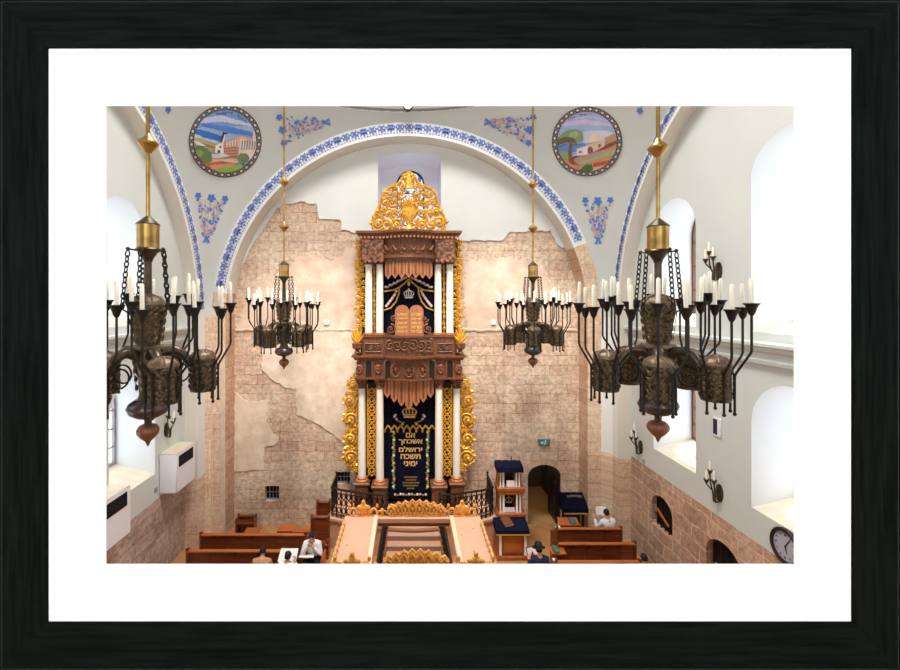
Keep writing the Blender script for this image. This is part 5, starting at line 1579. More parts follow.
# ------------------------------------------------------------------ canopy of the reading platform, seen from above
HT = 4.25; TZ = ZC - HT
ty = lambda py: FPX * HT / (py - VY)
Yfar, Ynear = ty(515.5), ty(574)
tx = lambda px, py: (px - VX) * ty(py) / FPX
xl0, xl1 = -.294 * HT, -.139 * HT
xr0, xr1 = .192 * HT, .336 * HT
bm_ = thing('bimah_canopy', 'pale pink canopy frame of the reading platform with gilded crests on its edges', 'canopy', ((xl0 + xr1) / 2, (Yfar + Ynear) / 2, 0))
for x0_, x1_, so in ((xl0, xl1, -1), (xr0, xr1, 1)):
    w = MB(); w.bbox(x0_, x1_, Ynear, Yfar, TZ - .12, TZ, .015)
    o = obj('top_board', w, M['pinkwood'], bm_, smooth=0)
    xin = x1_ if so < 0 else x0_; xout = x0_ if so < 0 else x1_
    obj('inner_rim', MB().bbox(min(xin, xin - so * -.08), max(xin, xin - so * -.08), Ynear, Yfar, TZ, TZ + .03, .008), mat('pale_rim', lin(232, 192, 162), .6) if so < 0 else bpy.data.materials['pale_rim'], o)
    w = MB()
    for k in range(9):
        y0_ = Ynear + (Yfar - .35 - Ynear) * k / 9; y1_ = Ynear + (Yfar - .35 - Ynear) * (k + 1) / 9; ym = (y0_ + y1_) / 2
        w.tube([(xout - so * .03, y, TZ + .02 + .06 * math.sin(PI * (y - y0_) / (y1_ - y0_))) for y in [y0_ + (y1_ - y0_) * i / 6 for i in range(7)]], .02, 5)
        w.ball((xout - so * .05, ym, TZ + .05), (.025, .06, .05), 7, 5)
    w.box(min(xout, xout - so * .06), max(xout, xout - so * .06), Ynear, Yfar - .3, TZ, TZ + .02)
    obj('edge_carving', w, mat('dull_gilt_edge', lin(226, 172, 110), .6, noise=.3, nscale=12) if so < 0 else bpy.data.materials['dull_gilt_edge'], o)
    lr = random.Random(5 + so)
    for q in range(3):
        o2 = obj('lint_speck', MB().ball((x0_ + (x1_ - x0_) * lr.uniform(.25, .75), Ynear + (Yfar - Ynear) * lr.uniform(.15, .85), TZ + .008), (.016, .016, .008), 7, 5), M['blue'] if q == 0 and so < 0 else M['goldline'], o)
for y, nm in ((Yfar, 'beam'), (Ynear + .04, 'beam')):
    obj('cross_beam', MB().bbox(xl1 - .02, xr0 + .02, y - .12, y, TZ - .1, TZ - .0, .012), M['pinkwood'], bm_, smooth=0)
    obj('cross_beam', MB().bbox(xl1, xr0, y - .1, y, TZ - .17, TZ - .1, .012), M['pew'], bm_, smooth=0)
def crest_strip(x0_, x1_, y, h, n, prof):
    """pierced gilded cresting: scalloped plate with interlaced lozenges and buds"""
    w = MB(); L = x1_ - x0_; z0 = TZ; N_ = n * 8
    top = []
    for i in range(N_ + 1):
        t = i / N_; u = (t * n) % 1
        top.append((x0_ + L * t, z0 + h * prof(t) * (.78 + .22 * abs(math.sin(PI * u)) ** .7)))
    for i in range(N_):
        a, c_ = top[i], top[i + 1]
        w.add([(a[0], y, z0), (c_[0], y, z0), (c_[0], y, c_[1]), (a[0], y, a[1])], [(0, 1, 2, 3)])
        w.add([(a[0], y + .03, z0), (c_[0], y + .03, z0), (c_[0], y + .03, c_[1]), (a[0], y + .03, a[1])], [(0, 1, 2, 3)])
    w.tube([(x, y, z) for x, z in top], .022, 6)
    for k in range(n):
        xm = x0_ + L * (k + .5) / n; u = L / n; hh = h * prof((k + .5) / n)
        for s in (-1, 1):
            w.tube([(xm + s * u * .5 * math.sin(PI * i / 8), y - .02, z0 + hh * .92 * i / 8) for i in range(9)], .02, 5)
            w.tube([(xm + s * u * (.5 - .5 * math.sin(PI * i / 8)), y - .02, z0 + .02 + hh * .7 * i / 8) for i in range(9)], .016, 5)
        w.ball((xm, y - .02, z0 + hh * .45), (u * .16, .03, hh * .16), 8, 6)
        w.ball((xm, y, z0 + hh * 1.0), (.03, .025, .04), 7, 5)
        for s in (-1, 1): w.ball((xm + s * u * .3, y - .02, z0 + hh * .2), (.03, .02, .03), 6, 5)
    w.box(x0_, x1_, y - .03, y + .03, z0, z0 + .035)
    return w
hump = lambda t: .62 + .38 * math.sin(PI * max(0, min(1, t)))
for y, q in ((Yfar - .02, 1), (Ynear + .06, 0)):
    sc_ = y / FPX
    xa, xb = (388 - VX) * Yfar / FPX, (444 - VX) * Yfar / FPX
    if not q: xa, xb = (385 - VX) * ty(560) / FPX, (447 - VX) * ty(560) / FPX
    obj('crest', crest_strip(xa, xb, y, .3 if q else .33, 8, hump), M['goldpale'], bm_)
    for xa, xb in ((xl0 + .12, xl0 + .62), (xr1 - .62, xr1 - .1)):
        w = MB(); xm = (xa + xb) / 2
        for s in (-1, 1):
            w.tube([(xm + s * (.2 + .07 * math.cos(a)), y, TZ + .06 + .09 * math.sin(a) + .0) for a in [-PI / 2 + s * 0 + 1.6 * PI * i / 10 for i in range(11)]], .025, 5)
            w.ball((xm + s * .27, y, TZ + .2), (.03, .02, .05), 7, 5); w.ball((xm + s * .12, y, TZ + .09), (.06, .03, .05), 7, 5)
        w.ball((xm, y, TZ + .13), (.1, .035, .13), 10, 7); w.ball((xm, y, TZ + .27), (.04, .03, .05), 8, 6)
        for s in (-1, 1): w.ball((xm + s * .08, y - .01, TZ + .17), (.06, .03, .05), 8, 5)
        w.box(xa, xb, y - .03, y + .02, TZ, TZ + .03)
        obj('crest', w, M['goldpale'], bm_)
    for xa, xb in ((xl1 - .02, xl1 + .18), (xr0 - .2, xr0 + .02)):
        w = MB(); xm = (xa + xb) / 2
        for s in (-1, 1): w.tube([(xm + s * (.05 + .04 * math.cos(a)), y, TZ + .05 + .05 * math.sin(a)) for a in [2 * PI * i / 9 for i in range(9)]], .02, 5)
        w.ball((xm, y, TZ + .1), (.04, .025, .06), 7, 5)
        obj('crest', w, M['goldpale'], bm_)
for x in (xl0 + .25, xr1 - .25):
    for y in (Ynear + .25, Yfar - .25):
        w = MB(); w.lathe([(.14, 0), (.14, .12), (.1, .16), (.09, 1.2), (.075, TZ - .4), (.12, TZ - .25), (.14, TZ - .12)], (x, y, 0), 16)
        obj('post', w, M['pewlight'], bm_)
# ------------------------------------------------------------------ tall cabinet lectern right of the steps
LY = 13.15
lx = lambda px, Y=LY: xp(px, Y)
lz = lambda py, Y=LY: zp(py, Y)
l0, l1 = lx(498.5), lx(527.5); lc = (l0 + l1) / 2
lt = thing('cantor_lectern', 'tall three tiered orange wood lectern with white colonnettes and navy velvet covers', 'lectern', (lc, LY + .4, 0))
z1 = lz(531)
w = MB(); w.bbox(l0, l1, LY + .03, LY + .85, 0, z1, .015); w.bbox(l0 - .05, l1 + .05, LY - .03, LY + .9, 0, .12, .02)
w.bbox(l0 + .13, l1 - .13, LY + .0, LY + .05, .2, z1 - .1, .02)
obj('cabinet', w, M['lectern'], lt, smooth=20)
w = MB(); w.bbox(l0 + .17, l1 - .17, LY - .01, LY + .02, .26, z1 - .16, .015); obj('door_panel', w, M['pewlight'], lt, smooth=20)
for x in (l0 + .06, l1 - .06):
    w = MB(); w.lathe([(.05, .16), (.042, .25), (.042, z1 - .14), (.055, z1 - .06)], (x, LY - .0, 0), 12); obj('colonnette', w, M['white'], lt)
# sloping desk with velvet
zt0, zt1 = lz(529, LY), lz(517, LY + .55)
def sloped(x0_, x1_, ya, yb, za, zb, th, nm, m, par, drop=.14):
    w = MB(); n = 10
    sec = [(ya - .03, za - drop), (ya - .02, za), (ya + (yb - ya) * .5, (za + zb) / 2 + .03), (yb, zb), (yb + .04, zb - drop * .6)]
    w.loft([[(x0_ + (x1_ - x0_) * i / n, y, z + .008 * math.sin(i * 2.1 + y * 3)) for i in range(n + 1)] for y, z in sec], closed=False)
    for x in (x0_, x1_): w.add([(x, y, z) for y, z in sec] + [(x, yb, za - drop), (x, ya, za - drop)], [tuple(range(7))])
    return obj(nm, w, m, par, smooth=50)
dk = sloped(l0 - .08, l1 + .04, LY - .06, LY + .44, z1 + .05, z1 + .2, .1, 'velvet_cover', M['navy2'], lt, .11)
obj('gold_fringe', MB().box(l0 - .085, l1 + .045, LY - .1, LY - .088, z1 - .09, z1 - .05), M['goldline'], dk, smooth=0)
# middle and top tiers
def tier(x0_, x1_, ya, za, zb, cloth):
    w = MB(); w.box(x0_, x0_ + .05, ya, ya + .4, za, zb); w.box(x1_ - .05, x1_, ya, ya + .4, za, zb); w.box(x0_, x1_, ya + .34, ya + .4, za, zb)
    w.bbox(x0_ - .03, x1_ + .04, ya - .06, ya + .42, zb, zb + .13, .02); w.bbox(x0_ - .05, x1_ + .1, ya - .08, ya + .42, za - .12, za, .02)
    o = obj('tier', w, M['lectern'], lt, smooth=20)
    for f_ in (.08, .22, .78, .92):
        x = x0_ + (x1_ - x0_) * f_
        obj('colonnette', MB().lathe([(.042, za), (.034, za + .06), (.034, zb - .06), (.042, zb)], (x, ya + .03, 0), 10), M['white'], o)
    c_ = obj('niche_curtain', MB().box(x0_ + (x1_ - x0_) * .31, x0_ + (x1_ - x0_) * .69, ya + .22, ya + .25, za, zb), M['navy'] if cloth else M['wooddark'], o, smooth=0)
    return o, c_
mY = LY + .45
zm0, zm1 = lz(512.5, mY), lz(494.5, mY); zu0, zu1 = lz(487, mY), lz(471.5, mY)
o, c_ = tier(lx(498.5, mY), lx(522.5, mY), mY, zm0, zm1, True)
xm = lx(510.5, mY); w = MB(); kk = .02
w.box(xm - .09, xm + .09, mY + .205, mY + .218, zm0 + .2, zm0 + .24)
for s in (-1, 0, 1): w.tube([(xm + s * .08, mY + .21, zm0 + .24), (xm + s * .11, mY + .21, zm0 + .32), (xm, mY + .21, zm0 + .4)], .014, 5)
obj('crown_emblem', w, M['goldthread'], c_)
tier(lx(498.5, mY), lx(521.5, mY), mY, zu0, zu1, False)
tp = sloped(lx(496.5, mY), lx(522.5, mY), mY - .1, mY + .32, lz(466.2, mY), lz(463.8, mY), .1, 'velvet_cover', M['navy2'], lt, .15)
obj('microphone', MB().tube([(xm, mY + .05, lz(463, mY)), (xm + .05, mY + .05, lz(458, mY)), (xm + .03, mY + .0, lz(456, mY))], .015, 6), M['black'], lt)

def book(name, label, x, y, z, sx, sy, h, rz, m, group=None, open_=False, tilt=0):
    t = thing(name, label, 'book', (x, y, z), rz, group)
    w = MB()
    if open_:
        for s in (-1, 1):
            w.add([(0, -sy / 2, h * .5), (s * sx / 2, -sy / 2, h), (s * sx / 2, sy / 2, h), (0, sy / 2, h * .5), (0, -sy / 2, 0), (s * sx / 2, -sy / 2, h * .3), (s * sx / 2, sy / 2, h * .3), (0, sy / 2, 0)],
                  [(0, 1, 2, 3), (4, 5, 6, 7), (1, 5, 6, 2), (0, 4, 5, 1), (3, 7, 6, 2)])
        obj('pages', w, M['paper'], t, local=True, smooth=0)
        obj('cover', MB().box(-sx / 2 - .01, sx / 2 + .01, -sy / 2 - .01, sy / 2 + .01, -.008, .0), m, t, local=True, smooth=0)
    else:
        obj('pages', MB().box(-sx / 2 + .006, sx / 2 - .008, -sy / 2 + .008, sy / 2 - .008, .006, h - .006), M['paper'], t, local=True, smooth=0)
        w = MB(); w.box(-sx / 2, sx / 2, -sy / 2, sy / 2, 0, .006); w.box(-sx / 2, sx / 2, -sy / 2, sy / 2, h - .006, h); w.box(-sx / 2, -sx / 2 + .006, -sy / 2, sy / 2, 0, h)
        obj('cover', w, m, t, local=True, smooth=0)
    t.rotation_euler = (tilt, 0, rz)
    return t
book('prayer_book', 'dark brown book lying on the navy velvet desk of the tall lectern', lx(508), LY + .18, z1 + .165, .3, .34, .05, .3, M['book_brown'], tilt=.3)
o = obj('paper_notice', MB().box(lx(506.5, mY), lx(514.5, mY), mY + .0, mY + .012, zu0 + .005, zu0 + .2), M['paper'], smooth=0, origin=(lx(510, mY), mY, zu0))
tag(o, 'pale printed card standing in the top niche of the tall lectern', 'card')
o = obj('paper_notice', MB().box(lx(503, mY), lx(515, mY), mY + .02, mY + .032, zm0 + .005, zm0 + .15), mat('pink_white_card', lin(226, 214, 220), .8), smooth=0, origin=(lx(510, mY), mY, zm0))
tag(o, 'low white card standing in the middle niche of the tall lectern', 'card')

# small reading stand with a navy cloth by the doorway
SY_ = 14.2
s0_, s1_ = xp(563.5, SY_), xp(587, SY_)
t = thing('reading_stand', 'reading stand draped in navy velvet with gold edging, beside the doorway', 'lectern', ((s0_ + s1_) / 2, SY_ + .2, 0))
zb_, za_ = zp(492, SY_ + .5), zp(508, SY_)
w = MB()
for x in (s0_ + .1, s1_ - .14):
    for y in (SY_ + .05, SY_ + .4): obj('leg', MB().bbox(x, x + .07, y, y + .07, 0, za_ - .02, .01), M['wooddark'], t, smooth=0)
obj('back_board', MB().box(s0_ + .1, s1_ - .1, SY_ + .42, SY_ + .45, .3, za_), M['wooddark'], t, smooth=0)
cl = sloped(s0_, s1_ + .03, SY_ - .04, SY_ + .5, za_, zb_, .1, 'velvet_cover', M['navy'], t, .16)
obj('gold_fringe', MB().box(s0_ - .01, s1_ + .04, SY_ - .085, SY_ - .07, za_ - .17, za_ - .13), M['goldline'], cl, smooth=0)
w = MB(); lr = random.Random(8)
for i in range(9):
    x = s0_ + .22 + i * .055; y = SY_ + .3; z = za_ + (zb_ - za_) * (.62 + .08 * math.sin(PI * i / 8)) + .045
    w.box(x, x + lr.uniform(.025, .045), y - .02, y - .0, z - .02, z + .04)
obj('embroidered_line', w, mat('pale_thread', lin(160, 150, 120), .7), cl, smooth=0)

# ------------------------------------------------------------------ pews, seen from behind
def pew(label, x0_, x1_, Y, npan, top=.95, group='wooden pews'):
    t = thing('pew', label, 'pew', ((x0_ + x1_) / 2, Y + .25, 0), 0, group)
    w = MB(); w.box(x0_, x1_, Y + .0, Y + .04, .3, top - .05)
    L = x1_ - x0_
    for k in range(npan + 1):
        x = x0_ + L * k / npan; w.box(max(x0_, x - .035), min(x1_, x + .035), Y - .018, Y + .0, .3, top - .05)
    w.box(x0_, x1_, Y - .018, Y, .3, .4); w.box(x0_, x1_, Y - .018, Y, top - .13, top - .05)
    obj('backrest', w, M['pew'], t, smooth=0)
    for k in range(npan):
        a, b_ = x0_ + L * k / npan + .05, x0_ + L * (k + 1) / npan - .05
        obj('back_panel', MB().bbox(a, b_, Y - .012, Y + .001, .42, top - .15, .008), M['pew'], t, smooth=0)
    obj('top_rail', MB().bbox(x0_ - .02, x1_ + .02, Y - .05, Y + .07, top - .05, top, .015), M['pewlight'], t, smooth=0)
    obj('seat', MB().bbox(x0_, x1_, Y + .04, Y + .5, .4, .45, .01), M['pew'], t, smooth=0)
    for x in (x0_, x1_):
        w = MB(); w.prism([(Y - .04, 0), (Y + .52, 0), (Y + .52, .62), (Y + .44, .68), (Y + .2, .7), (Y + .06, top + .05), (Y - .04, top + .07)], x - .03, x + .03, 'yz')
        obj('end_panel', w, M['pew'], t, smooth=0)
    return t
def pew_px(label, pa, pb, Y, n): return pew(label, xp(pa, Y), xp(pb, Y), Y, n)
pew_px('long red brown pew left of the platform, farther row', 201, 305, 12.84, 4)
pew_px('long red brown pew left of the platform, nearer row behind the seated men', 187.5, 283, 12.0, 4)
pew_px('red brown pew at the right wall with a man in white reading on it', 557, 621, 13.18, 4)
pew_px('red brown pew at the right wall, middle row, green book at its left end', 557, 635, 12.36, 5)
pew_px('front right pew seen only by its top rail at the mat edge', 556, 640, 11.5, 5)
pew_px('front left pew holding the two seated men, cut off by the mat', 194, 300, 10.9, 4)

def armchair(label, px0, px1, Y, pyt, group='wooden wall seats'):
    x0_, x1_ = xp(px0, Y), xp(px1, Y); zt = zp(pyt, Y)
    t = thing('wooden_armchair', label, 'chair', ((x0_ + x1_) / 2, Y, 0), 0, group)
    obj('backrest', MB().bbox(x0_ + .04, x1_ - .04, Y + .1, Y + .16, .02, zt - .03, .015), M['pew'], t, smooth=0)
    obj('top_rail', MB().bbox(x0_, x1_, Y + .07, Y + .19, zt - .06, zt, .015), M['pew'], t, smooth=0)
    obj('seat', MB().bbox(x0_ + .02, x1_ - .02, Y - .16, Y + .12, .4, .46, .015), M['pew'], t, smooth=0)
    for x in (x0_, x1_ - .06):
        w = MB(); w.box(x, x + .06, Y - .12, Y + .15, 0, .56); w.box(x, x + .06, Y + .05, Y + .17, .6, zt + .04)
        obj('side_panel', w, M['pew'], t, smooth=0)
    return t
armchair('dark wooden armchair against the stone wall behind the left pews', 236.5, 255.5, 14.6, 517)
armchair('tall backed wooden seat by the platform railing, rear one', 316, 330, 14.2, 503)
armchair('tall backed wooden seat by the platform railing, front one', 310, 329, 13.3, 518)

def desk(label, px0, px1, Y, pytop, pybot, m='pewlight', group='sloping book desks'):
    """little sloping book desk on a stem"""
    x0_, x1_ = xp(px0, Y), xp(px1, Y); za, zb = zp(pybot, Y - .0), zp(pytop, Y + .35)
    t = thing('book_desk', label, 'desk', ((x0_ + x1_) / 2, Y + .2, 0), 0, group)
    w = MB(); w.add([(x0_, Y, za), (x1_, Y, za), (x1_, Y + .35, zb), (x0_, Y + .35, zb), (x0_, Y, za - .03), (x1_, Y, za - .03), (x1_, Y + .35, zb - .03), (x0_, Y + .35, zb - .03)],
                    [(0, 1, 2, 3), (4, 5, 6, 7), (0, 1, 5, 4), (1, 2, 6, 5), (2, 3, 7, 6), (3, 0, 4, 7)])
    obj('slope', w, M[m], t, smooth=0)
    obj('ledge', MB().box(x0_, x1_, Y - .02, Y, za - .03, za + .03), M['pew'], t, smooth=0)
    xm = (x0_ + x1_) / 2
    w = MB(); w.bbox(xm - .05, xm + .05, Y + .12, Y + .22, .04, za - .025, .01); w.bbox(xm - .16, xm + .16, Y + .02, Y + .32, 0, .05, .01)
    obj('stem', w, M['pew'], t, smooth=0)
    return za, zb
desk('empty sloping book desk in front of the dark armchair on the left', 243, 258, 13.6, 527.5, 533.5)
desk('middle sloping book desk behind the far left pew, taller', 277, 293, 13.7, 524.5, 532)
desk('sloping book desk behind the far left pew next to the seated man', 294, 308.5, 13.6, 527.5, 533)
za, zb = desk('reddish sloping desk with a teal book behind the right pew', 560.5, 580.5, 13.75, 517, 526)
book('prayer_book', 'teal book lying on the reddish desk behind the right pew', xp(572.5, 13.9), 13.92, (za + zb) / 2 + .02, .17, .24, .035, 0, M['book_blue'], tilt=math.atan2(zb - za, .35))
za, zb = desk('small sloping desk with a green book at the aisle end of the right pew', 552.5, 567, 12.05, 546, 555)
book('prayer_book', 'green book lying on the small desk at the aisle end of the right pews', xp(556, 12.2), 12.22, (za + zb) / 2 + .02, .15, .24, .035, 0, M['cloth_green'], tilt=math.atan2(zb - za, .35))
o = obj('paper_stack', MB().bbox(xp(555.5, 13.2), xp(560, 13.2), 13.16, 13.24, .95, .995, .005), M['paper'], origin=(xp(557, 13.2), 13.2, .95)); tag(o, 'small white paper stack on the left end of the far right pew', 'paper')
o = obj('paper_stack', MB().bbox(xp(553, 11.5), xp(557, 11.5), 11.48, 11.56, .95, 1.0, .005), M['paper'], origin=(xp(555, 11.5), 11.5, .95)); tag(o, 'small white paper stack on the left end of the front right pew', 'paper')
o = obj('paper_stack', MB().bbox(xp(270, 12.3), xp(278, 12.3), 12.25, 12.45, .452, .6, .005), M['paper'], origin=(xp(274, 12.3), 12.3, .45)); tag(o, 'white paper pile on the seat between the two left pews', 'paper')

# ------------------------------------------------------------------ people
def skin_mesh(nodes, edges, root, sub=1):
    me = bpy.data.meshes.new('tmp'); me.from_pydata([n[:3] for n in nodes], edges, [])
    o = bpy.data.objects.new('tmp', me); COL.objects.link(o)
    o.modifiers.new('s', 'SKIN'); sm = o.modifiers.new('u', 'SUBSURF'); sm.levels = sub; sm.render_levels = sub
    if not me.skin_vertices: pass
    for i, n in enumerate(nodes):
        r = n[3]; me.skin_vertices[0].data[i].radius = r if isinstance(r, tuple) else (r, r)
        me.skin_vertices[0].data[i].use_root = (i == root)
    bpy.context.view_layer.update()
    m2 = bpy.data.meshes.new_from_object(o.evaluated_get(bpy.context.evaluated_depsgraph_get()))
    w = MB(); w.add([v.co[:] for v in m2.vertices], [tuple(p.vertices) for p in m2.polygons])
    bpy.data.objects.remove(o)
    return w

def person(label, loc, rz, elbows, hands, shirt, head_tilt=0.15, lean=.08, headgear=None, trousers='trouser', sitz=.45, knee=.15, beard=False):
    """seated figure facing -y in its own frame; elbows and hands: [(x,y,z) left, right]"""
    H = Vector((0, 0, sitz + .09))
    chest = Vector((0, -lean * .6, sitz + .36)); up = Vector((0, -lean, sitz + .52)); neck = Vector((0, -lean - .01, sitz + .62)); head = neck + Vector((0, -.03 - head_tilt * .12, .13))
    N = []; E = []
    def nd(p, r, par=None):
        N.append((p[0], p[1], p[2], r)); i = len(N) - 1
        if par is not None: E.append((par, i))
        return i
    i0 = nd(H, (.15, .11)); i1 = nd((H + chest) / 2 + Vector((0, .01, 0)), (.145, .1), i0); i2 = nd(chest, (.165, .115), i1); i3 = nd(up, (.12, .085), i2)
    i4 = nd(neck, .055, i3); i5 = nd(head - Vector((0, 0, .03)), .05, i4)
    sh = []; wr = []
    fingers = []
    for k, s in enumerate((-1, 1)):
        sp_ = Vector((s * .185, -lean, sitz + .53)); e_ = Vector(elbows[k]); h_ = Vector(hands[k])
        a = nd(sp_, .062, i3); a2 = nd((sp_ + e_) / 2, .052, a); b_ = nd(e_, .042, a2); b2 = nd((e_ + h_) / 2, .038, b_); c_ = nd(h_, .027, b2)
        d = (h_ - e_).normalized(); side = d.cross(Vector((0, 0, 1)));
        side = side.normalized() if side.length > .05 else Vector((1, 0, 0)); nrm = d.cross(side)
        pm = nd(h_ + d * .055, (.036, .018), c_)
        for f_, (o_, L) in enumerate(((-.03, .06), (-.011, .072), (.011, .068), (.029, .052))):
            p0 = h_ + d * .09 + side * o_; q = nd(p0, .0095, pm); q = nd(p0 + d * L * .55 + nrm * .012, .009, q); nd(p0 + d * L * .9 + nrm * .035, .0075, q)
        q = nd(h_ + d * .035 + side * (-.04), .011, c_); nd(h_ + d * .075 + side * -.06 + nrm * .02, .0095, q)
        sh.append((sp_, e_, h_))
    for s in (-1, 1):
        hp = Vector((s * .1, -.04, sitz + .08)); kn = Vector((s * knee, -.46, sitz + .06)); an = Vector((s * knee, -.44, .09)); to = Vector((s * knee, -.6, .04))
        a = nd(hp, .088, i0); b_ = nd((hp + kn) / 2, .078, a); c_ = nd(kn, .06, b_); d_ = nd((kn + an) / 2, .05, c_); e2 = nd(an, .04, d_); nd(to, .035, e2)
    w = skin_mesh(N, E, 0)
    # head
    n, m_ = 16, 12; vs = []; fs = []
    for i in range(m_ + 1):
        th = PI * i / m_; z = -math.cos(th); q = math.sin(th)
        for j in range(n):
            a = 2 * PI * j / n; x = q * math.cos(a) * .074; y = q * math.sin(a) * .094; zz = z * .115
            if z < 0: x *= 1 + z * .28; y *= 1 + z * .12
            if y < 0:
                fx_ = math.exp(-(x / .016) ** 2)
                y -= .022 * fx_ * math.exp(-((zz + .012) / .022) ** 2) + .006 * fx_ * math.exp(-((zz + .085) / .02) ** 2)
                y += .008 * math.exp(-((abs(x) - .03) / .014) ** 2) * math.exp(-((zz - .012) / .014) ** 2)
                y -= .005 * math.exp(-((zz + .05) / .01) ** 2) * math.exp(-(x / .025) ** 2)
            vs.append((x, y, zz))
    for i in range(m_):
        for j in range(n):
            j2 = (j + 1) % n; fs.append((i * n + j, i * n + j2, (i + 1) * n + j2, (i + 1) * n + j))
    ht = Matrix.Translation(head) @ Matrix.Rotation(head_tilt, 4, 'X')
    w.add([ht @ Vector(v) for v in vs], fs)
    for s in (-1, 1):
        e_ = MB().ball((0, 0, 0), (.012, .02, .032), 8, 6)
        w.add([ht @ (Vector(v) + Vector((s * .075, .008, -.005))) for v in e_.v], e_.f)
        e_ = MB().ball((0, 0, 0), (.011, .006, .008), 8, 5)
        w.add([ht @ (Vector(v) + Vector((s * .03, -.079, .012))) for v in e_.v], e_.f, 1)
    e_ = MB().ball((0, 0, 0), (.024, .006, .006), 8, 5)
    w.add([ht @ (Vector(v) + Vector((0, -.084, -.052))) for v in e_.v], e_.f, 2)
    body = obj('person', w, [M['skin'], M['hair'], mat('lips', lin(170, 96, 86), .6)], None, local=True, smooth=80)
    body.location = loc; body.rotation_euler = (0, 0, rz); tag(body, label, 'person')
    # hair
    w = MB(); vs = []; fs = []
    for i in range(9):
        th = PI * .62 * i / 8
        for j in range(18):
            a = 2 * PI * j / 18; front = max(0, -math.sin(a)); t_ = th * (1 - .42 * front ** 1.5)
            vs.append(ht @ Vector((math.sin(t_) * math.cos(a) * .082, math.sin(t_) * math.sin(a) * .102 + .006, math.cos(t_) * .122 + .004)))
    for i in range(8):
        for j in range(18):
            j2 = (j + 1) % 18; fs.append((i * 18 + j, i * 18 + j2, (i + 1) * 18 + j2, (i + 1) * 18 + j))
    w.add(vs, fs); obj('hair', w, M['hair'], body, local=True, smooth=80)
    if beard:
        w = MB(); e_ = MB().ball((0, 0, 0), (.06, .045, .06), 12, 8); w.add([ht @ (Vector(v) + Vector((0, -.045, -.085))) for v in e_.v], e_.f); obj('beard', w, M['hair'], body, local=True, smooth=80)
    if headgear == 'hat':
        w = MB(); e_ = MB().lathe([(.0, .13), (.07, .135), (.088, .12), (.094, .03), (.1, .0), (.16, -.008), (.175, .004), (.17, .01), (.1, .012)], (0, 0, .06), 24, sy=1.15)
        w.add([ht @ Vector(v) for v in e_.v], e_.f); obj('hat', w, M['black'], body, local=True, smooth=60)
    elif headgear == 'kippah':
        w = MB(); e_ = MB().lathe([(.001, .128), (.04, .12), (.068, .095), (.078, .07)], (0, .02, .0), 20); w.add([ht @ Vector(v) for v in e_.v], e_.f); obj('skullcap', w, M['black'], body, local=True, smooth=60)
    # shirt
    N = []; E = []
    i0 = nd(H - Vector((0, 0, .02)), (.175, .135)); i1 = nd((H + chest) / 2 + Vector((0, .01, 0)), (.17, .125), i0); i2 = nd(chest, (.185, .135), i1); i3 = nd(up + Vector((0, 0, .015)), .15, i2); nd(neck - Vector((0, 0, .012)), .072, i3)
    for sp_, e_, h_ in sh:
        a = nd(sp_, .088, i3); a2 = nd((sp_ + e_) / 2, .068, a); b_ = nd(e_, .058, a2); b2 = nd((e_ + h_) / 2, .05, b_); nd(h_ * .9 + e_ * .1, .04, b2)
    obj('shirt', skin_mesh(N, E, 0), M[shirt], body, local=True, smooth=80)
    # trousers and shoes
    N = []; E = []
    i0 = nd(H - Vector((0, 0, .03)), (.17, .125)); 
    for s in (-1, 1):
        hp = Vector((s * .1, -.04, sitz + .08)); kn = Vector((s * knee, -.46, sitz + .06)); an = Vector((s * knee, -.44, .12))
        a = nd(hp, .1, i0); b_ = nd((hp + kn) / 2, .092, a); c_ = nd(kn, .074, b_); d_ = nd((kn + an) / 2, .066, c_); nd(an, .06, d_)
    obj('trousers', skin_mesh(N, E, 0), M[trousers], body, local=True, smooth=80)
    for s in (-1, 1):
        w = MB(); w.ball((s * knee, -.53, .045), (.048, .14, .045), 12, 8); obj('shoe', w, M['black'], body, local=True, smooth=80)
    return body
# man facing the camera, hands to his face, book on his knees
mY_ = 12.35
mx = xp(313, mY_)
t = thing('wooden_armchair', 'wooden armchair under the man in white beside the left pews', 'chair', (mx, mY_ + .05, 0), 0, 'wooden wall seats')
obj('seat', MB().bbox(mx - .27, mx + .27, mY_ - .25, mY_ + .27, .38, .44, .015), M['pew'], t, smooth=0)
obj('backrest', MB().bbox(mx - .27, mx + .27, mY_ + .25, mY_ + .3, .3, .85, .015), M['pew'], t, smooth=0)
for x in (mx - .31, mx + .26):
    obj('side_panel', MB().box(x, x + .05, mY_ - .25, mY_ + .3, 0, .62), M['pewlight'], t, smooth=0)
person('seated man facing the viewer, white shirt and black trousers, both hands raised to his face', (mx, mY_, 0), 0, [(-.27, -.22, .72), (.27, -.2, .72)], [(-.06, -.23, 1.06), (.05, -.24, 1.0)], 'shirt', .3, .1, 'kippah', sitz=.48, knee=.22)
book('open_prayer_book', 'open book with white pages lying on the knees of the man in white', mx - .12, mY_ - .24, .72, .4, .16, .03, 0, M['book_brown'], open_=True)
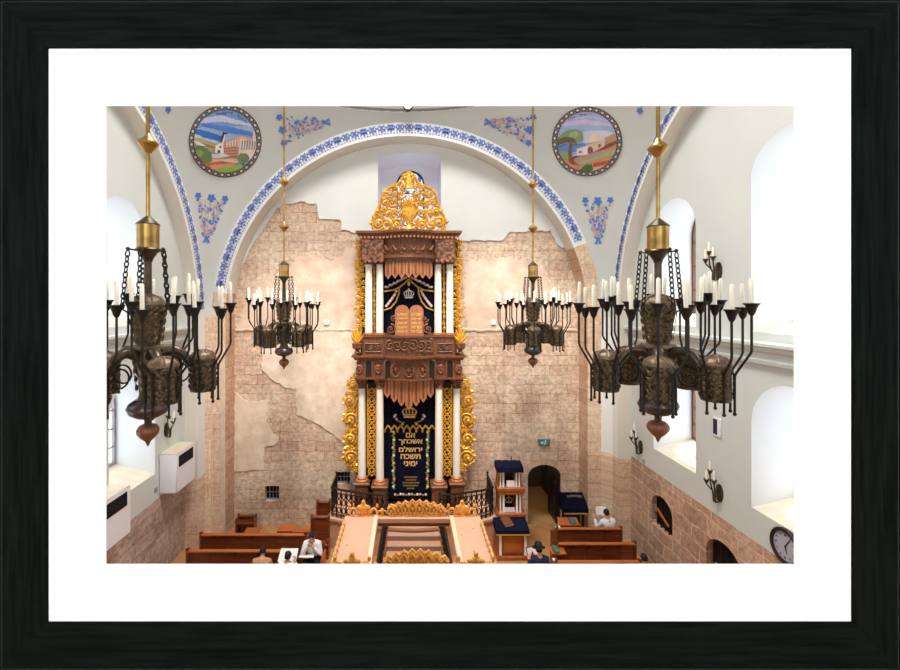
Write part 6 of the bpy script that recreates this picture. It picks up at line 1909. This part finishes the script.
# two men from behind
p1 = (xp(260.5, 11.25), 11.25, 0)
person('man in a tan shirt seen from behind in the front left pew', p1, PI, [(-.24, -.2, .75), (.24, -.2, .75)], [(-.1, -.38, .72), (.1, -.38, .72)], 'tan', .35, .12, sitz=.5)
p2 = (xp(284.5, 11.15), 11.16, 0)
person('man in a white shirt seen from behind reading close to a large white page', p2, PI - .35, [(-.26, -.2, .8), (.26, -.22, .8)], [(-.12, -.3, 1.0), (.1, -.28, 1.05)], 'shirt', .1, .1, 'kippah')
t = thing('reading_board', 'large open white sheet propped up before the man in the white shirt', 'paper', (xp(288, 11.85), 11.87, 0))
xa, xb = xp(278.5, 11.85), xp(297.5, 11.85); za, zb = zp(562, 11.75), zp(548.5, 11.95)
w = MB(); w.add([(xa, 11.75, za), (xb - .02, 11.75, za), (xb, 11.95, zb), (xa + .04, 11.95, zb), (xa, 11.76, za), (xb - .02, 11.76, za), (xb, 11.96, zb), (xa + .04, 11.96, zb)], [(0, 1, 2, 3), (7, 6, 5, 4), (0, 4, 5, 1), (1, 5, 6, 2), (2, 6, 7, 3), (3, 7, 4, 0)])
obj('sheet', w, mat('bright_sheet', (.92, .92, .9, 1), .9), t, smooth=0)
obj('prop', MB().box(xa + .12, xb - .12, 11.92, 11.94, 0, zb - .1), M['pew'], t, smooth=0)
# reader on the far right pew
p3 = (xp(609.5, 13.42), 13.45, 0)
person('man in a white shirt seen from behind reading on the far right pew', p3, PI + .25, [(-.25, -.18, .74), (.25, -.22, .76)], [(-.1, -.42, .95), (.2, -.42, .95)], 'shirt', .2, .06, 'kippah', sitz=.46)
t = thing('open_prayer_book', 'open white book held up by the reader on the far right pew', 'book', (xp(602, 13.8), 13.86, .99), 0)
w = MB(); w.add([(-.16, 0, 0), (.0, .04, 0), (.0, .1, .26), (-.17, .06, .26)], [(0, 1, 2, 3)]); w.add([(.0, .04, 0), (.16, 0, 0), (.17, .06, .26), (.0, .1, .26)], [(0, 1, 2, 3)])
obj('pages', w, M['paper'], t, local=True, smooth=0)
w = MB(); w.add([(-.17, .012, 0), (.0, .052, 0), (.0, .112, .265), (-.18, .072, .265)], [(0, 1, 2, 3)]); w.add([(.0, .052, 0), (.17, .012, 0), (.18, .072, .265), (.0, .112, .265)], [(0, 1, 2, 3)])
obj('cover', w, M['book_brown'], t, local=True, smooth=0)
# man with the hat
hY = 11.42; hx = xp(542, hY)
t = thing('wooden_armchair', 'low wooden chair under the man in the black hat, in the right aisle', 'chair', (hx, hY, 0), 0, 'wooden wall seats')
obj('seat', MB().bbox(hx - .24, hx + .24, hY - .22, hY + .26, .38, .44, .015), M['pew'], t, smooth=0)
obj('backrest', MB().bbox(hx - .24, hx + .24, hY - .26, hY - .22, .3, .8, .015), M['pew'], t, smooth=0)
for x in (hx - .24, hx + .19):
    for y in (hY - .24, hY + .2): obj('leg', MB().box(x, x + .05, y, y + .05, 0, .4), M['pew'], t, smooth=0)
person('man in a black brimmed hat and navy jacket seen from behind, reading', (hx, hY, 0), PI + .2, [(-.26, -.18, .74), (.26, -.2, .74)], [(-.12, -.4, .86), (.16, -.4, .86)], 'navycoat', .25, .1, 'hat')
t = thing('open_prayer_book', 'open pale book in front of the man in the black hat', 'book', (xp(534, 11.85), 11.9, .8), .2)
w = MB(); w.add([(-.15, 0, 0), (.0, .03, 0), (.0, .1, .24), (-.16, .07, .24)], [(0, 1, 2, 3)]); w.add([(.0, .03, 0), (.15, 0, 0), (.16, .07, .24), (.0, .1, .24)], [(0, 1, 2, 3)])
obj('pages', w, M['paper'], t, local=True, smooth=0)
w = MB(); w.add([(-.16, .012, 0), (.16, .012, 0), (.17, .112, .245), (-.17, .112, .245)], [(0, 1, 2, 3)])
obj('cover', w, M['book_brown'], t, local=True, smooth=0)
# head at the lower right edge
p5 = (xp(644.5, 11.1), 10.96, 0)
person('dark haired person at the bottom right, only the head above the mat edge', p5, PI, [(-.24, -.2, .7), (.24, -.2, .7)], [(-.12, -.38, .66), (.12, -.38, .66)], 'navycoat', .2, .1, sitz=.5)

t = thing('wooden_stool', 'wooden stool under the dark haired person at the bottom right', 'stool', (p5[0], 10.94, 0))
obj('seat', MB().bbox(p5[0] - .22, p5[0] + .22, 10.76, 11.12, .4, .45, .015), M['pew'], t, smooth=0)
for x in (p5[0] - .2, p5[0] + .16):
    for y in (10.78, 11.06): obj('leg', MB().box(x, x + .04, y, y + .04, 0, .4), M['pew'], t, smooth=0)
# ------------------------------------------------------------------ light and camera
wd = bpy.data.worlds.new('World'); scene.world = wd; wd.use_nodes = True
bg = wd.node_tree.nodes['Background']; bg.inputs['Color'].default_value = (.86, .93, 1.0, 1); bg.inputs['Strength'].default_value = WORLD

def area(name, loc, size, energy, col, rot=(0, 0, 0), shape='DISK', spread=PI):
    l = bpy.data.lights.new(name, 'AREA'); l.shape = shape; l.size = size; l.energy = energy; l.color = col; l.spread = spread
    o = bpy.data.objects.new(name, l); COL.objects.link(o); o.location = loc; o.rotation_euler = rot
    return o
area('dome_fill', (0, YC, ZS + HR + 5.2), 6, DOME, (1, .97, .93), spread=2.3)  # added fill light inside the dome, no lantern there
def spot(name, loc, target, energy, ang, col, blend=.7, r=.3):
    l = bpy.data.lights.new(name, 'SPOT'); l.energy = energy; l.spot_size = ang; l.spot_blend = blend; l.color = col; l.shadow_soft_size = r
    o = bpy.data.objects.new(name, l); COL.objects.link(o); o.location = loc
    o.rotation_euler = (Vector(target) - Vector(loc)).to_track_quat('-Z', 'Y').to_euler()
spot('ark_spot', (-1.6, 9.2, ZC + 6.9), (0, 14.6, 4.5), ARKSPOT, .62, (1, .84, .64))
spot('ark_spot', (1.8, 9.2, ZC + 6.9), (0, 14.6, 6.5), ARKSPOT, .62, (1, .84, .64))
spot('floor_spot', (0, 8.2, ZC + 6.5), (.5, 11.8, 0), FLOORSPOT, .8, (1, .78, .55))
spot('wall_spot', (-2.6, 8.6, ZC + 6.5), (-3.6, 15, 5.0), WALLSPOT, .75, (1, .93, .86))
spot('wall_spot', (2.6, 8.6, ZC + 6.5), (3.4, 15, 5.5), WALLSPOT, .75, (1, .95, .88))
l_ = bpy.data.lights.new('passage_fill', 'POINT'); l_.energy = 22; l_.color = (1, .85, .6); l_.shadow_soft_size = .1
o_ = bpy.data.objects.new('passage_fill', l_); COL.objects.link(o_); o_.location = ((dx0 + dx1) / 2 - .2, YB + 1.6, 2.3)  # added light, out of sight, to brighten the passage floor
sl = bpy.data.lights.new('sun', 'SUN'); sl.energy = SUN; sl.angle = .01; sl.color = (1, .97, .92)
so_ = bpy.data.objects.new('sun', sl); COL.objects.link(so_)
so_.rotation_euler = (Vector((-.40, -.12, -1))).to_track_quat('-Z', 'Y').to_euler()

cam = bpy.data.cameras.new('camera'); co_ = bpy.data.objects.new('camera', cam); COL.objects.link(co_)
co_.location = (0, 0, ZC); co_.rotation_euler = (PI / 2, 0, 0)
cam.sensor_fit = 'HORIZONTAL'; cam.sensor_width = 36; cam.lens = FPX / 900 * 36
cam.shift_x = (450 - VX) / 900; cam.shift_y = -(335 - VY) / 900
cam.clip_start = .1; cam.clip_end = 200
scene.camera = co_
scene.view_settings.view_transform = 'Standard'; scene.view_settings.look = 'None'
scene.view_settings.exposure = EXPO; scene.view_settings.gamma = 1
scene.cycles.use_denoising = True
scene.cycles.max_bounces = 8; scene.cycles.diffuse_bounces = 4; scene.cycles.transparent_max_bounces = 8
scene.cycles.caustics_reflective = False; scene.cycles.caustics_refractive = False
scene.cycles.sample_clamp_indirect = 6
